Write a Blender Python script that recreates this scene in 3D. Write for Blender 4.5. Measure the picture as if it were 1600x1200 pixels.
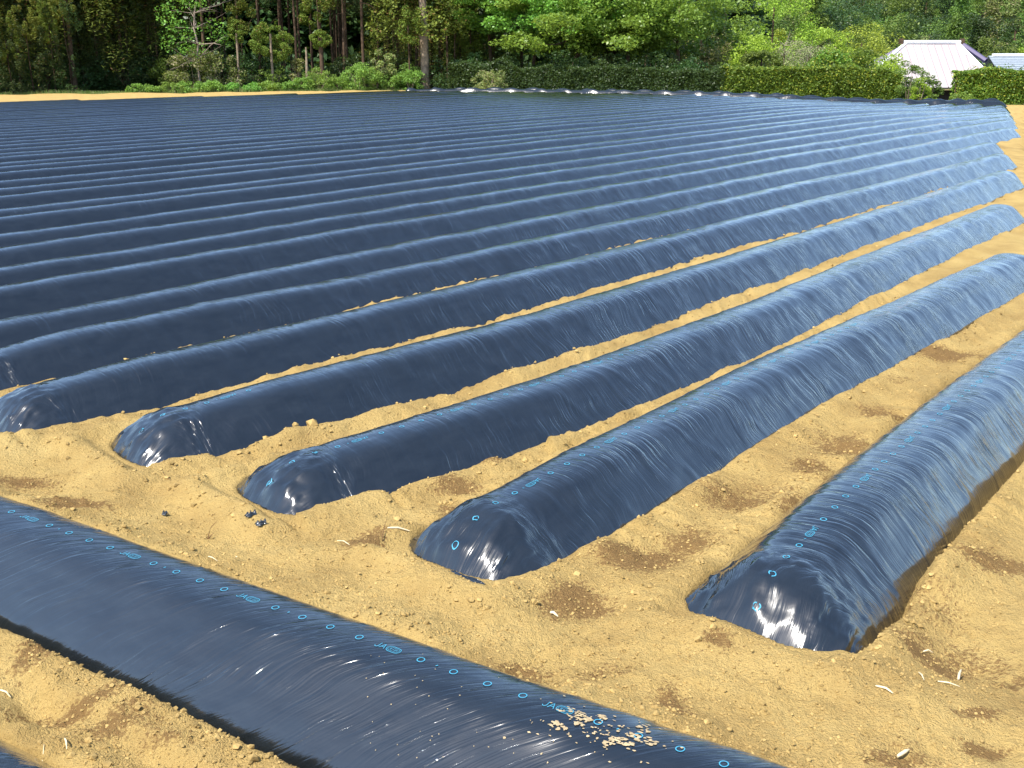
import bpy, math, random
import numpy as np
from math import sin, cos, tan, pi, radians, sqrt, atan2
R = random.Random(7)
NR = np.random.RandomState(11)
S = bpy.context.scene
for o in list(bpy.data.objects): bpy.data.objects.remove(o)

# ------------------------------------------------------------------ camera, sky, sun, exposure
CH = 1.72                                   # eye height above the soil
FPX = 1800.0; PITCH = math.atan(518.0 / FPX)
cam = bpy.data.cameras.new('camera'); cam.sensor_width = 36; cam.lens = 36 * FPX / 1600
cam.clip_start = 0.05; cam.clip_end = 2000
camo = bpy.data.objects.new('camera', cam); S.collection.objects.link(camo)
camo.location = (0, 0, CH); camo.rotation_euler = (pi / 2 - PITCH, 0, 0)
S.camera = camo
SUN_AZ, SUN_EL = 222.0, 55.0
w = bpy.data.worlds.new('World'); S.world = w; w.use_nodes = True
nt = w.node_tree; bg = nt.nodes['Background']
sky = nt.nodes.new('ShaderNodeTexSky'); sky.sky_type = 'NISHITA'; sky.sun_disc = False
sky.sun_elevation = radians(SUN_EL); sky.sun_rotation = radians(SUN_AZ)
sky.air_density = 1.0; sky.dust_density = .8; sky.ozone_density = 2.0
nt.links.new(sky.outputs[0], bg.inputs[0]); bg.inputs[1].default_value = 0.15
sl = bpy.data.lights.new('sun', 'SUN'); sl.energy = 4.2; sl.angle = radians(0.53); sl.color = (1, .95, .87)
so = bpy.data.objects.new('sun', sl); S.collection.objects.link(so)
so.rotation_euler = (pi / 2 - radians(SUN_EL), 0, pi - radians(SUN_AZ)); so.location = (-10, -10, 30)
S.view_settings.view_transform = 'Standard'; S.view_settings.look = 'None'
S.view_settings.gamma = 1; S.view_settings.use_curve_mapping = False
S.view_settings.exposure = 0.88

# ------------------------------------------------------------------ helpers
COL = S.collection
def at(px, py, z=0.0):                       # a pixel of the photograph -> the point of the level z it shows
    dx, dy, dz = px - 800, py - 600, FPX
    fw = dz * cos(PITCH) - dy * sin(PITCH); up = -(dz * sin(PITCH) + dy * cos(PITCH))
    t = (CH - z) / -up
    return dx * t, fw * t
def far(px, Y): return (px - 800) / 1873.0 * Y           # x of a far thing seen at column px
def farz(py, Y): return CH - (py - 82) / 1873.0 * Y      # its height
def mesh_np(name, V, F, mats, smooth=True, uv=None, attr=None, fmat=None):
    V = np.asarray(V, dtype=np.float32); F = np.asarray(F, dtype=np.int32)
    me = bpy.data.meshes.new(name); n = F.shape[1]
    me.vertices.add(len(V)); me.vertices.foreach_set('co', V.ravel())
    me.loops.add(F.size); me.loops.foreach_set('vertex_index', F.ravel())
    me.polygons.add(len(F)); me.polygons.foreach_set('loop_start', np.arange(0, F.size, n, dtype=np.int32))
    me.polygons.foreach_set('use_smooth', np.full(len(F), smooth))
    if fmat is not None: me.polygons.foreach_set('material_index', np.asarray(fmat, dtype=np.int32))
    me.update(calc_edges=True)
    if uv is not None:
        l = me.uv_layers.new(name='UVMap'); l.data.foreach_set('uv', np.asarray(uv, dtype=np.float32)[F.ravel()].ravel())
    if attr:
        for k, a in attr.items():
            t = me.attributes.new(k, 'FLOAT', 'POINT'); t.data.foreach_set('value', np.asarray(a, dtype=np.float32))
    for m in (mats if isinstance(mats, (list, tuple)) else [mats]): me.materials.append(m)
    return me
def obj(name, me, parent=None, loc=None):
    o = bpy.data.objects.new(name, me); COL.objects.link(o)
    if parent is not None: o.parent = parent
    if loc is not None: o.location = loc
    return o
def tag(o, label=None, cat=None, group=None, kind=None):
    if label: o['label'] = label
    if cat: o['category'] = cat
    if group: o['group'] = group
    if kind: o['kind'] = kind
    return o
def empty(name, loc=(0, 0, 0), rz=0):
    o = bpy.data.objects.new(name, None); COL.objects.link(o); o.location = loc; o.rotation_euler = (0, 0, rz)
    o.empty_display_size = .1
    return o
def copy_tree(o, parent=None):
    c = o.copy(); COL.objects.link(c)
    if parent is not None: c.parent = parent
    for ch in list(o.children): copy_tree(ch, c)
    return c
def smoothstep(a, b, x):
    t = np.clip((x - a) / (b - a), 0, 1); return t * t * (3 - 2 * t)
def _h(ix, iy, seed):
    n = (ix.astype(np.int64) * 374761393 + iy.astype(np.int64) * 668265263 + seed * 1442695041) & 0xffffffff
    n = ((n ^ (n >> 13)) * 1274126177) & 0xffffffff
    n = ((n ^ (n >> 16)) * 2246822519) & 0xffffffff
    return ((n ^ (n >> 15)) & 0xffffff) / float(0xffffff)
def vn(x, y, seed=0):                        # value noise, -1..1
    x = np.asarray(x, float); y = np.asarray(y, float)
    ix = np.floor(x); iy = np.floor(y); fx = x - ix; fy = y - iy
    fx = fx * fx * fx * (fx * (fx * 6 - 15) + 10); fy = fy * fy * fy * (fy * (fy * 6 - 15) + 10)
    a = _h(ix, iy, seed); b = _h(ix + 1, iy, seed); c = _h(ix, iy + 1, seed); d = _h(ix + 1, iy + 1, seed)
    return ((a * (1 - fx) + b * fx) * (1 - fy) + (c * (1 - fx) + d * fx) * fy) * 2 - 1
def fbm(x, y, seed=0, o=4, g=.5):
    s = 0; a = 1; t = 0
    for i in range(o):
        s = s + a * vn(x * 2 ** i + 13.7 * i, y * 2 ** i - 7.1 * i, seed + i); t += a; a *= g
    return s / t

# ------------------------------------------------------------------ materials
def mat(name):
    m = bpy.data.materials.new(name); m.use_nodes = True
    t = m.node_tree; b = t.nodes['Principled BSDF']
    return m, t, b
def nd(t, kind, **kw):
    n = t.nodes.new(kind)
    for k, v in kw.items():
        if k in n.inputs: n.inputs[k].default_value = v
        else: setattr(n, k, v)
    return n
def ramp(t, fac, stops):
    r = t.nodes.new('ShaderNodeValToRGB'); e = r.color_ramp.elements
    while len(e) < len(stops): e.new(.5)
    for i, (p, c) in enumerate(stops):
        e[i].position = p; e[i].color = (*c, 1) if len(c) == 3 else c
    t.links.new(fac, r.inputs[0]); return r.outputs[0]
def math_(t, op, a, b=None, clamp=False):
    n = t.nodes.new('ShaderNodeMath'); n.operation = op; n.use_clamp = clamp
    for i, v in enumerate((a, b)):
        if v is None: continue
        if isinstance(v, (int, float)): n.inputs[i].default_value = v
        else: t.links.new(v, n.inputs[i])
    return n.outputs[0]
def mix(t, fac, a, b, mode='MIX'):
    n = t.nodes.new('ShaderNodeMix'); n.data_type = 'RGBA'; n.blend_type = mode
    for i, v in ((0, fac), (6, a), (7, b)):
        if isinstance(v, (int, float)): n.inputs[i].default_value = v
        elif isinstance(v, tuple): n.inputs[i].default_value = (*v, 1)
        else: t.links.new(v, n.inputs[i])
    return n.outputs[2]
def noise(t, vec, scale, detail=4, rough=.55, out=0):
    n = nd(t, 'ShaderNodeTexNoise'); n.inputs['Scale'].default_value = scale
    n.inputs['Detail'].default_value = detail; n.inputs['Roughness'].default_value = rough
    if vec is not None: t.links.new(vec, n.inputs['Vector'])
    return n.outputs[out]

def soil_material(name='dry_soil'):
    m, t, b = mat(name)
    geo = nd(t, 'ShaderNodeNewGeometry'); P = geo.outputs['Position']
    at_ = nd(t, 'ShaderNodeAttribute', attribute_name='damp')
    n1 = noise(t, P, 3.0, 6); n2 = noise(t, P, 40, 5, .6); n3 = noise(t, P, 230, 3, .6); n4 = noise(t, P, 95, 4, .65)
    c = ramp(t, n1, [(.3, (.36, .235, .082)), (.55, (.485, .335, .120)), (.75, (.55, .395, .150))])
    c = mix(t, math_(t, 'MULTIPLY', math_(t, 'SUBTRACT', n2, .35, True), .9, True), c, (.58, .42, .165))
    dark = ramp(t, n3, [(.30, (.20, .105, .04)), (.5, (.17, .09, .035)), (.64, (.20, .12, .05)), (.74, (.48, .33, .15))])
    # damp patches (dark crumbs with dry grains on top)
    f = math_(t, 'ADD', at_.outputs['Fac'], math_(t, 'MULTIPLY', math_(t, 'SUBTRACT', n4, .5), 2.2))
    f = math_(t, 'ADD', f, math_(t, 'MULTIPLY', math_(t, 'SUBTRACT', n2, .5), 1.3))
    f = ramp(t, f, [(.34, (0, 0, 0)), (.72, (1, 1, 1))])
    c = mix(t, math_(t, 'MULTIPLY', f, .8), c, dark)
    # scattered tiny dark crumbs
    vo = nd(t, 'ShaderNodeTexVoronoi'); vo.inputs['Scale'].default_value = 120; t.links.new(P, vo.inputs['Vector'])
    sp = math_(t, 'MULTIPLY', math_(t, 'LESS_THAN', vo.outputs['Distance'], .22), math_(t, 'GREATER_THAN', n2, .50))
    c = mix(t, math_(t, 'MULTIPLY', sp, .6), c, (.25, .14, .05))
    t.links.new(c, b.inputs['Base Color']); b.inputs['Roughness'].default_value = .95
    b.inputs['Specular IOR Level'].default_value = .1
    bp = nd(t, 'ShaderNodeBump', Strength=1.0, Distance=.009)
    h = math_(t, 'ADD', math_(t, 'ADD', n3, math_(t, 'MULTIPLY', n4, 1.6)), math_(t, 'MULTIPLY', n2, 1.2)); t.links.new(h, bp.inputs['Height'])
    t.links.new(bp.outputs[0], b.inputs['Normal'])
    return m
SOIL = soil_material()

def film_material():
    m, t, b = mat('black_film')
    uv = nd(t, 'ShaderNodeUVMap'); uv.uv_map = 'UVMap'
    oi = nd(t, 'ShaderNodeObjectInfo')
    sep = nd(t, 'ShaderNodeSeparateXYZ'); t.links.new(uv.outputs[0], sep.inputs[0])
    u, v = sep.outputs[0], sep.outputs[1]
    shift = math_(t, 'MULTIPLY', oi.outputs['Random'], 50.0)
    us = math_(t, 'ADD', u, shift)
    # the fine folds run down the sides, slanting a little one way then the other
    cmb0 = nd(t, 'ShaderNodeCombineXYZ'); t.links.new(math_(t, 'MULTIPLY', us, 1.1), cmb0.inputs[0]); t.links.new(math_(t, 'MULTIPLY', v, 2.5), cmb0.inputs[1])
    big = noise(t, cmb0.outputs[0], 1.0, 2, .5)
    slant = math_(t, 'MULTIPLY', math_(t, 'SUBTRACT', big, .45), .9)
    uw = math_(t, 'ADD', us, math_(t, 'MULTIPLY', v, slant))
    def strands(fu, fv, det, seedoff):
        c = nd(t, 'ShaderNodeCombineXYZ')
        t.links.new(math_(t, 'MULTIPLY', uw, fu), c.inputs[0]); t.links.new(math_(t, 'MULTIPLY', v, fv), c.inputs[1]); c.inputs[2].default_value = seedoff
        return noise(t, c.outputs[0], 1.0, det, .55)
    a1 = strands(14, 1.6, 3, 0); a2 = strands(42, 3.0, 3, 5); a3 = strands(110, 7, 2, 9)
    ridge = math_(t, 'SUBTRACT', 1.0, math_(t, 'MULTIPLY', math_(t, 'ABSOLUTE', math_(t, 'SUBTRACT', a2, .5)), 5.0, ), True)
    amp = ramp(t, noise(t, cmb0.outputs[0], 2.2, 2), [(.36, (.10,) * 3), (.64, (1.05,) * 3)])
    h = math_(t, 'ADD', math_(t, 'MULTIPLY', a1, .5), math_(t, 'MULTIPLY', math_(t, 'MULTIPLY', ridge, amp), .20))
    h = math_(t, 'ADD', h, math_(t, 'MULTIPLY', math_(t, 'MULTIPLY', a2, amp), .40))
    h = math_(t, 'ADD', h, math_(t, 'MULTIPLY', a3, .10))
    bp = nd(t, 'ShaderNodeBump', Strength=1.0, Distance=.0065); t.links.new(h, bp.inputs['Height'])
    t.links.new(bp.outputs[0], b.inputs['Normal']); t.links.new(bp.outputs[0], b.inputs['Coat Normal'])
    dust = noise(t, cmb0.outputs[0], 6.0, 6, .65)
    base = mix(t, ramp(t, dust, [(.35, (0,) * 3), (.8, (1,) * 3)]), FILM_A, FILM_B)
    t.links.new(base, b.inputs['Base Color'])
    b.inputs['Roughness'].default_value = .20; b.inputs['IOR'].default_value = 1.5
    b.inputs['Coat Weight'].default_value = 1.0; b.inputs['Coat Roughness'].default_value = .05; b.inputs['Coat IOR'].default_value = 1.55
    return m
FILM_A, FILM_B = (.007, .010, .013), (.016, .021, .026)
FILM = film_material()
def flat_mat(name, c, rough=.7, spec=.3, var=0.0, scale=8):
    m, t, b = mat(name)
    if var:
        geo = nd(t, 'ShaderNodeNewGeometry')
        n = noise(t, geo.outputs['Position'], scale, 5)
        lo = tuple(x * (1 - var) for x in c); hi = tuple(min(1, x * (1 + var)) for x in c)
        t.links.new(ramp(t, n, [(.3, lo), (.7, hi)]), b.inputs['Base Color'])
    else: b.inputs['Base Color'].default_value = (*c, 1)
    b.inputs['Roughness'].default_value = rough; b.inputs['Specular IOR Level'].default_value = spec
    return m
INK = flat_mat('cyan_ink', (.06, .30, .44), .5)
CLOD = flat_mat('soil_crumb', (.36, .25, .095), .95, .1, .45, 25)
STRAW = flat_mat('straw', (.72, .60, .38), .7, .3, .2, 40)
TWIG = flat_mat('twig', (.16, .09, .04), .8, .2, .3, 40)
BARK = flat_mat('bark', (.09, .06, .04), .9, .1, .45, 5)
BARKD = flat_mat('dark_bark', (.045, .03, .02), .9, .1, .4, 5)
BARKL = flat_mat('pale_bark', (.26, .20, .145), .9, .1, .35, 6)
def leaf_mat(name, c, var=.35, transl=.3, rough=.5, dry=None, drya=.0):
    m, t, b = mat(name)
    geo = nd(t, 'ShaderNodeNewGeometry'); oi = nd(t, 'ShaderNodeObjectInfo')
    tc = nd(t, 'ShaderNodeTexCoord')
    n = noise(t, tc.outputs['Object'], 1.2, 3)
    f = math_(t, 'ADD', math_(t, 'MULTIPLY', geo.outputs['Random Per Island'], .6), math_(t, 'MULTIPLY', n, .4))
    lo = tuple(x * (1 - var) for x in c); hi = (c[0] * (1 + var * 1.3), c[1] * (1 + var), c[2] * (1 + var * .3))
    col = ramp(t, f, [(.15, lo), (.5, c), (.85, hi)])
    hs = nd(t, 'ShaderNodeHueSaturation'); t.links.new(col, hs.inputs['Color'])
    t.links.new(math_(t, 'ADD', .47, math_(t, 'MULTIPLY', oi.outputs['Random'], .05)), hs.inputs['Hue'])
    t.links.new(math_(t, 'ADD', .8, math_(t, 'MULTIPLY', oi.outputs['Random'], .4)), hs.inputs['Value'])
    col = hs.outputs[0]
    if dry: col = mix(t, math_(t, 'LESS_THAN', geo.outputs['Random Per Island'], drya), col, dry)
    t.links.new(col, b.inputs['Base Color']); b.inputs['Roughness'].default_value = rough
    b.inputs['Specular IOR Level'].default_value = .35
    tr = nd(t, 'ShaderNodeBsdfTranslucent'); t.links.new(mix(t, .5, col, (.30, .42, .04)), tr.inputs['Color'])
    ms = nd(t, 'ShaderNodeMixShader'); ms.inputs[0].default_value = transl
    t.links.new(b.outputs[0], ms.inputs[1]); t.links.new(tr.outputs[0], ms.inputs[2])
    t.links.new(ms.outputs[0], t.nodes['Material Output'].inputs[0])
    return m
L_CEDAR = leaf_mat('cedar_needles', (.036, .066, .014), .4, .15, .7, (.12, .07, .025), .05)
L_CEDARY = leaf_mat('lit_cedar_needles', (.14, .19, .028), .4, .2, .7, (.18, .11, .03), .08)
L_BROAD = leaf_mat('broad_leaves', (.19, .36, .06), .4, .38, .4)
L_LIME = leaf_mat('young_leaves', (.33, .45, .055), .35, .4, .5)
L_MID = leaf_mat('mid_leaves', (.13, .21, .042), .4, .3, .5)
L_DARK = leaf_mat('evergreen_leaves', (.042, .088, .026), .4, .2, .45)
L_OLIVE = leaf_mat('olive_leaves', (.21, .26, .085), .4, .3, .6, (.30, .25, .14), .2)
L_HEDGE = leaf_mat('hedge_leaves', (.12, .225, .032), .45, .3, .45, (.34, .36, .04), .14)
L_WEED = leaf_mat('weed_leaves', (.20, .38, .075), .35, .35, .5)
L_BAMBOO = leaf_mat('bamboo_grass_leaves', (.15, .20, .055), .45, .3, .6, (.38, .33, .20), .25)
L_TWIGGY = leaf_mat('budding_twigs', (.24, .27, .12), .35, .1, .8, (.26, .20, .16), .3)
GRASS = leaf_mat('grass_blades', (.16, .23, .05), .4, .3, .6, (.42, .36, .18), .2)

# ------------------------------------------------------------------ the lie of the field
TH = radians(36.58); UX, UY = sin(TH), cos(TH); NX, NY = -cos(TH), sin(TH)      # along the rows / across them
HD = radians(123.5); HX, HY = sin(HD), cos(HD); HNX, HNY = -cos(HD), sin(HD)     # along / across the headland
def drop(x, y): return .26 * smoothstep(7, 15, x) * smoothstep(24, 40, y)        # the far right corner sinks a little
def nu(n, u): return n * NX + u * UX, n * NY + u * UY
def hn(n, u): return n * HNX + u * HNY * 0 + u * HX, n * HNY + u * HY
FARLINE = [(-40, 17.0), (-16.6, 39.3), (-10.4, 45.0), (-4.6, 50.4), (0, 50.0), (5, 47.4), (9, 45.2), (13.6, 44.6), (20, 44.2), (30, 43.5)]
FLX = np.array([p[0] for p in FARLINE]); FLY = np.array([p[1] for p in FARLINE])
def inside(x, y):
    return (y < np.interp(x, FLX, FLY) - .9) & (x < 4.22 + .405 * (y - 9.2))
# centre lines, measured (u, n) pairs; right end in u or None
ROWS = [
 dict(p=[(2.6, 1.31), (3.2, 1.31), (5, 1.35), (9, 1.36)], u0=2.93, u1=8.3),
 dict(p=[(2.5, 2.42), (2.8, 2.37), (3.1, 2.31), (4, 2.31), (5.4, 2.32), (7.2, 2.26), (9.4, 2.20), (11, 2.16)], u0=2.74, u1=9.95),
 dict(p=[(2.5, 3.52), (2.85, 3.38), (3.2, 3.22), (3.8, 3.11), (4.5, 3.05), (6.5, 3.0), (9, 3.06), (12.5, 3.12), (14, 3.12)], u0=2.76, u1=13.2),
 dict(p=[(2.5, 4.40), (2.9, 4.24), (3.2, 4.12), (3.5, 4.04), (4.2, 3.98), (5.4, 3.88), (8, 3.86), (11, 3.90), (17, 3.95)], u0=2.78, u1=16.6),
 dict(p=[(2.3, 5.10), (3.5, 4.93), (6, 4.81), (13, 4.75), (21, 4.74)], u0=2.62, u1=19.4),
 dict(p=[(2.5, 5.88), (3.2, 5.84), (7.6, 5.66), (15, 5.59), (25, 5.56)], u0=2.8, u1=22.0)]
NC = [6.39, 7.25, 8.0, 8.80, 9.62, 10.46, 11.18, 12.03, 12.84, 13.68, 14.43, 15.26, 15.96, 16.75, 17.5]
while NC[-1] < 38.5: NC.append(NC[-1] + .80 + R.uniform(-.06, .06))
for i, n0 in enumerate(NC):
    uu = np.arange(2.7, 70, .1)
    x, y = nu(n0, uu); ok = inside(x, y)
    if not ok.any(): continue
    us = uu[ok]; u1 = us.max() + R.uniform(-.12, .12)
    us0 = max(us.min(), 2.7)
    ROWS.append(dict(p=[(0, n0), (us0 + 4, n0 + R.uniform(-.03, .03)), ((us0 + u1) / 2, n0 + R.uniform(-.03, .03)), (u1 + 1, n0 + R.uniform(-.04, .04))], u0=us0, u1=u1))
RID = []                                      # every ridge: polyline points, width, height
for i, r in enumerate(ROWS):
    us = np.array([a for a, b in r['p']]); ns = np.array([b for a, b in r['p']])
    step = .05 if i < 8 else .4
    s = np.arange(r['u0'], r['u1'] + step * .5, step)
    n = np.interp(s, us, ns)
    k = 9 if i < 8 else 3
    n = np.convolve(np.pad(n, k, mode='edge'), np.ones(2 * k + 1) / (2 * k + 1), 'valid')
    x, y = nu(n, s); RID.append(dict(P=np.stack([x, y], 1), w=1.0 + R.uniform(-.03, .03), h=1.0 + R.uniform(-.06, .05), kind='row', idx=i))
def hrow(n0, a, b, **k):
    s = np.arange(a, b, .05); n = n0 + .012 * np.sin(s * 1.3)
    x, y = n * HNX + s * HX, n * HNY + s * HY
    RID.append(dict(P=np.stack([x, y], 1), w=k.get('w', 1.05), h=k.get('h', 1.02), kind='head', idx=k['idx']))
hrow(2.10, -8.5, 1.9, idx=0); hrow(1.18, -8.0, 1.9, idx=1, w=1.0)
# ridges that run across the far end of the rows
for j, (off, x0, x1) in enumerate([(0, -4.6, 18.6), (.85, -3.6, 19.2)]):
    xs = np.arange(x0, x1, .4); ys = np.interp(xs, FLX, FLY) + off
    k = 5; ys = np.convolve(np.pad(ys, k, mode='edge'), np.ones(2 * k + 1) / (2 * k + 1), 'valid')
    RID.append(dict(P=np.stack([xs, ys], 1), w=.82, h=1.08, kind='far', idx=j))
ys = np.arange(20.4, 42.6, .4); xs = 9.25 + (ys - 20.4) * .432
RID.append(dict(P=np.stack([xs, ys], 1), w=1.0, h=1.0, kind='right', idx=0))
for r in RID:
    P = r['P']; d = np.gradient(P, axis=0); d /= np.linalg.norm(d, axis=1)[:, None]
    r['T'] = d; r['s'] = np.concatenate([[0], np.cumsum(np.linalg.norm(np.diff(P, axis=0), axis=1))])
    r['L'] = r['s'][-1]
_k = 6
def _sm(a, odd):
    l = (-a[1:_k + 1][::-1] if odd else a[1:_k + 1][::-1]); r_ = a[-1] + (a[-1] - a[-_k - 1:-1][::-1])
    return np.convolve(np.concatenate([l, a, r_]), np.ones(2 * _k + 1) / (2 * _k + 1), 'valid')
def profile(pts):                              # half cross-section, resampled by girth
    p = np.array(pts); d = np.concatenate([[0], np.cumsum(np.linalg.norm(np.diff(p, axis=0), axis=1))])
    q = np.linspace(0, d[-1], 200); return q, _sm(np.interp(q, d, p[:, 0]), True), _sm(np.interp(q, d, p[:, 1]), False)
ROWP = profile([(0, .204), (.05, .202), (.096, .192), (.132, .170), (.162, .138), (.21, .088), (.249, .046), (.280, .010), (.297, -.03), (.305, -.09)])
HEADP = profile([(0, .208), (.045, .205), (.085, .195), (.118, .172), (.15, .138), (.20, .087), (.236, .045), (.262, .012), (.270, -.03), (.273, -.09)])
_q, _px, _pz = ROWP; VMAX = min(_q[-1], HEADP[0][-1])
def centre(r, s):
    x = np.interp(s, r['s'], r['P'][:, 0]); y = np.interp(s, r['s'], r['P'][:, 1])
    tx = np.interp(s, r['s'], r['T'][:, 0]); ty = np.interp(s, r['s'], r['T'][:, 1]); l = np.hypot(tx, ty)
    return x, y, tx / l, ty / l
def ends(r, s):                                # 0 at a closed end .. 1 along the body
    a = np.clip(s / .30, 0, 1); b = np.clip((r['L'] - s) / .40, 0, 1)
    return a, b
def surf(r, s, v, detail=True):                # point of the film at length s, girth v
    s = np.asarray(s, float); v = np.asarray(v, float)
    x, y, tx, ty = centre(r, s); a, b = ends(r, s)
    ha = .80 * (1 - (1 - a) ** 2.4) + .20 * smoothstep(0, .95, s) if r['kind'] == 'row' else 1 - (1 - a) ** 2.6; hb = 1 - (1 - b) ** 2.2
    H = ha * hb; W = (1.10 - .10 * a) * (.85 + .15 * b)
    sd = 31 * (r['idx'] + 1) + {'row': 0, 'head': 500, 'far': 900, 'right': 1300}[r['kind']]
    Q_, PX_, PZ_ = ROWP if r['kind'] == 'row' else HEADP
    q = np.abs(v); off = np.interp(q, Q_, PX_) * np.sign(v); z = np.interp(q, Q_, PZ_)
    kf = .45 if (r['kind'] == 'row' and r['idx'] > 8) else 1.0
    wob = 1 + kf * (.022 * vn(s * .8, v * 0 + .5, sd) + .01 * vn(s * 2.3, np.sign(v) * 3, sd + 1))
    hgt = 1 + kf * (.028 * vn(s * .6, v * 0, sd + 2) + .008 * vn(s * 2.1, v * 0, sd + 3))
    zz = (z + .09) * r['h'] * hgt * H - .09
    oo = off * r['w'] * wob * W
    if detail:
        env = np.clip(q / .1, 0, 1) * .8 + .2
        sl = .35 * vn(s * .5, v * 0, sd + 5) - (1.0 if r['kind'] == 'head' else 0)
        g = (s + sl * v)
        f1 = np.clip(1 - np.abs(vn(g * 9, v * 2.2, sd + 6)) * 3.0, 0, 1) ** 1.5 * .003
        f2 = vn(g * 5, v * 1.5, sd + 7) * .0018
        f3 = vn(g * 1.7, v * 4, sd + 8) * .003 * kf
        e = np.clip(1 - s / .75, 0, 1)         # gathered pleats where the film is tucked in
        f4 = (np.abs(vn(g * 24 + v * 5, v * 3, sd + 9)) * .012 + np.abs(vn(g * 11 - v * 7, v * 4, sd + 10)) * .010) * e
        ef = np.clip(1 - s / .40, 0, 1) ** .7
        f4 = f4 * .5 + (np.clip(1 - np.abs(vn(v * 36 + s * 3, s * 5, sd + 12)) * 2.0, 0, 1) ** 1.3 * .019 + np.abs(vn(v * 75 - s * 14, s * 7, sd + 13)) * .016) * ef
        e2 = np.clip(1 - (r['L'] - s) / 1.1, 0, 1)
        f5 = np.abs(vn(g * 13, v * 2, sd + 11)) * .007 * e2
        nrm = f1 * env + f2 + f3 + f4 + f5
        th = np.interp(q, [0, .08, .16, .36], [0, .35, 1.05, 1.3])
        oo = oo + np.sign(v) * nrm * np.sin(th); zz = zz + nrm * np.cos(th)
    X = x - ty * oo; Y = y + tx * oo
    return X, Y, zz - drop(X, Y)

# ------------------------------------------------------------------ soil height
DAMP = [  # column, row, half width, half height of the darker damp patches (where they lie on the soil)
 (905, 950, 75, 26), (1010, 870, 70, 22), (1095, 845, 60, 20), (840, 1045, 80, 18), (930, 1048, 60, 16), (1170, 775, 75, 22), (1240, 800, 40, 18),
 (1320, 705, 55, 24), (1370, 655, 45, 14), (1445, 950, 60, 34), (1500, 1015, 70, 26), (1560, 885, 60, 18), (1440, 1020, 30, 20), (1560, 1045, 60, 14),
 (1050, 1100, 22, 20), (1510, 1115, 40, 9), (1540, 1165, 42, 13), (1400, 1185, 60, 15), (565, 852, 26, 14), (30, 760, 60, 10), (110, 795, 60, 8), (230, 700, 40, 12),
 (60, 1045, 55, 16), (120, 1110, 70, 14), (190, 1150, 70, 16), (45, 1105, 40, 10), (285, 1170, 60, 14), (1275, 740, 30, 12), (720, 770, 45, 12), (770, 735, 30, 10),
 (1480, 560, 60, 10), (1420, 600, 30, 8), (1545, 640, 20, 20), (440, 690, 50, 8), (330, 610, 20, 6), (1590, 235, 8, 30), (1592, 190, 5, 15), (1130, 1030, 25, 10), (700, 805, 30, 8)]
PITS = [(565, 850, .10, .035), (30, 760, .2, .03), (1445, 955, .16, .045), (1500, 1015, .18, .04), (920, 955, .15, .03), (1560, 1040, .2, .03), (1540, 1165, .1, .03), (850, 1050, .14, .025), (1030, 865, .14, .03), (1180, 785, .15, .03), (1330, 705, .15, .035),
        (1400, 900, .09, -.055), (1120, 1000, .12, -.03), (860, 925, .1, -.02), (1230, 800, .08, -.015), (1480, 900, .1, -.03), (450, 695, .1, -.02), (60, 690, .3, -.02), (700, 985, .3, -.02), (1250, 1090, .3, -.025), (1440, 1110, .15, -.03)]
def seg_dist(x, y):
    """nearest ridge: across distance (signed), beyond-the-end distance, and which"""
    best = np.full(x.shape, 9.0); sgn = np.zeros(x.shape); ss = np.zeros(x.shape); wid = np.zeros(x.shape, int); endd = np.zeros(x.shape)
    for k, r in enumerate(RID):
        P = r['P']; T = r['T']; far_ = r['idx'] > 8 and r['kind'] == 'row'
        c0 = P[0]; c1 = P[-1]; L = np.hypot(*(c1 - c0)); D = (c1 - c0) / L
        sx = (x - c0[0]) * D[0] + (y - c0[1]) * D[1]
        approx = (x - c0[0]) * -D[1] + (y - c0[1]) * D[0]
        m = (np.abs(approx) < 1.2) & (sx > -.8) & (sx < L + .8)
        if not m.any(): continue
        xm, ym, sm = x[m], y[m], sx[m]
        f = np.clip(sm / L, 0, 1) * r['L']
        for _ in range(2):
            cx_, cy_, tx, ty = centre(r, f); f = np.clip(f + (xm - cx_) * tx + (ym - cy_) * ty, 0, r['L'])
        cx_, cy_, tx, ty = centre(r, f)
        lat = (xm - cx_) * -ty + (ym - cy_) * tx
        eo = np.abs((xm - cx_) * tx + (ym - cy_) * ty)
        inn = np.minimum(f, r['L'] - f)
        d = np.hypot(np.abs(lat), eo) + np.where(eo > 1e-4, .235, 0)     # the closed end is square-ish
        d = np.where(eo > 1e-4, np.maximum(np.abs(lat) / 1.0, .250 + eo), np.abs(lat))
        b = best[m]; c = d < b
        idx = np.flatnonzero(m.ravel())[c]
        best.ravel()[idx] = d[c]; sgn.ravel()[idx] = np.sign(lat[c]); ss.ravel()[idx] = f[c]; wid.ravel()[idx] = k; endd.ravel()[idx] = eo[c]
    return best, sgn, ss, wid, endd
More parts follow.
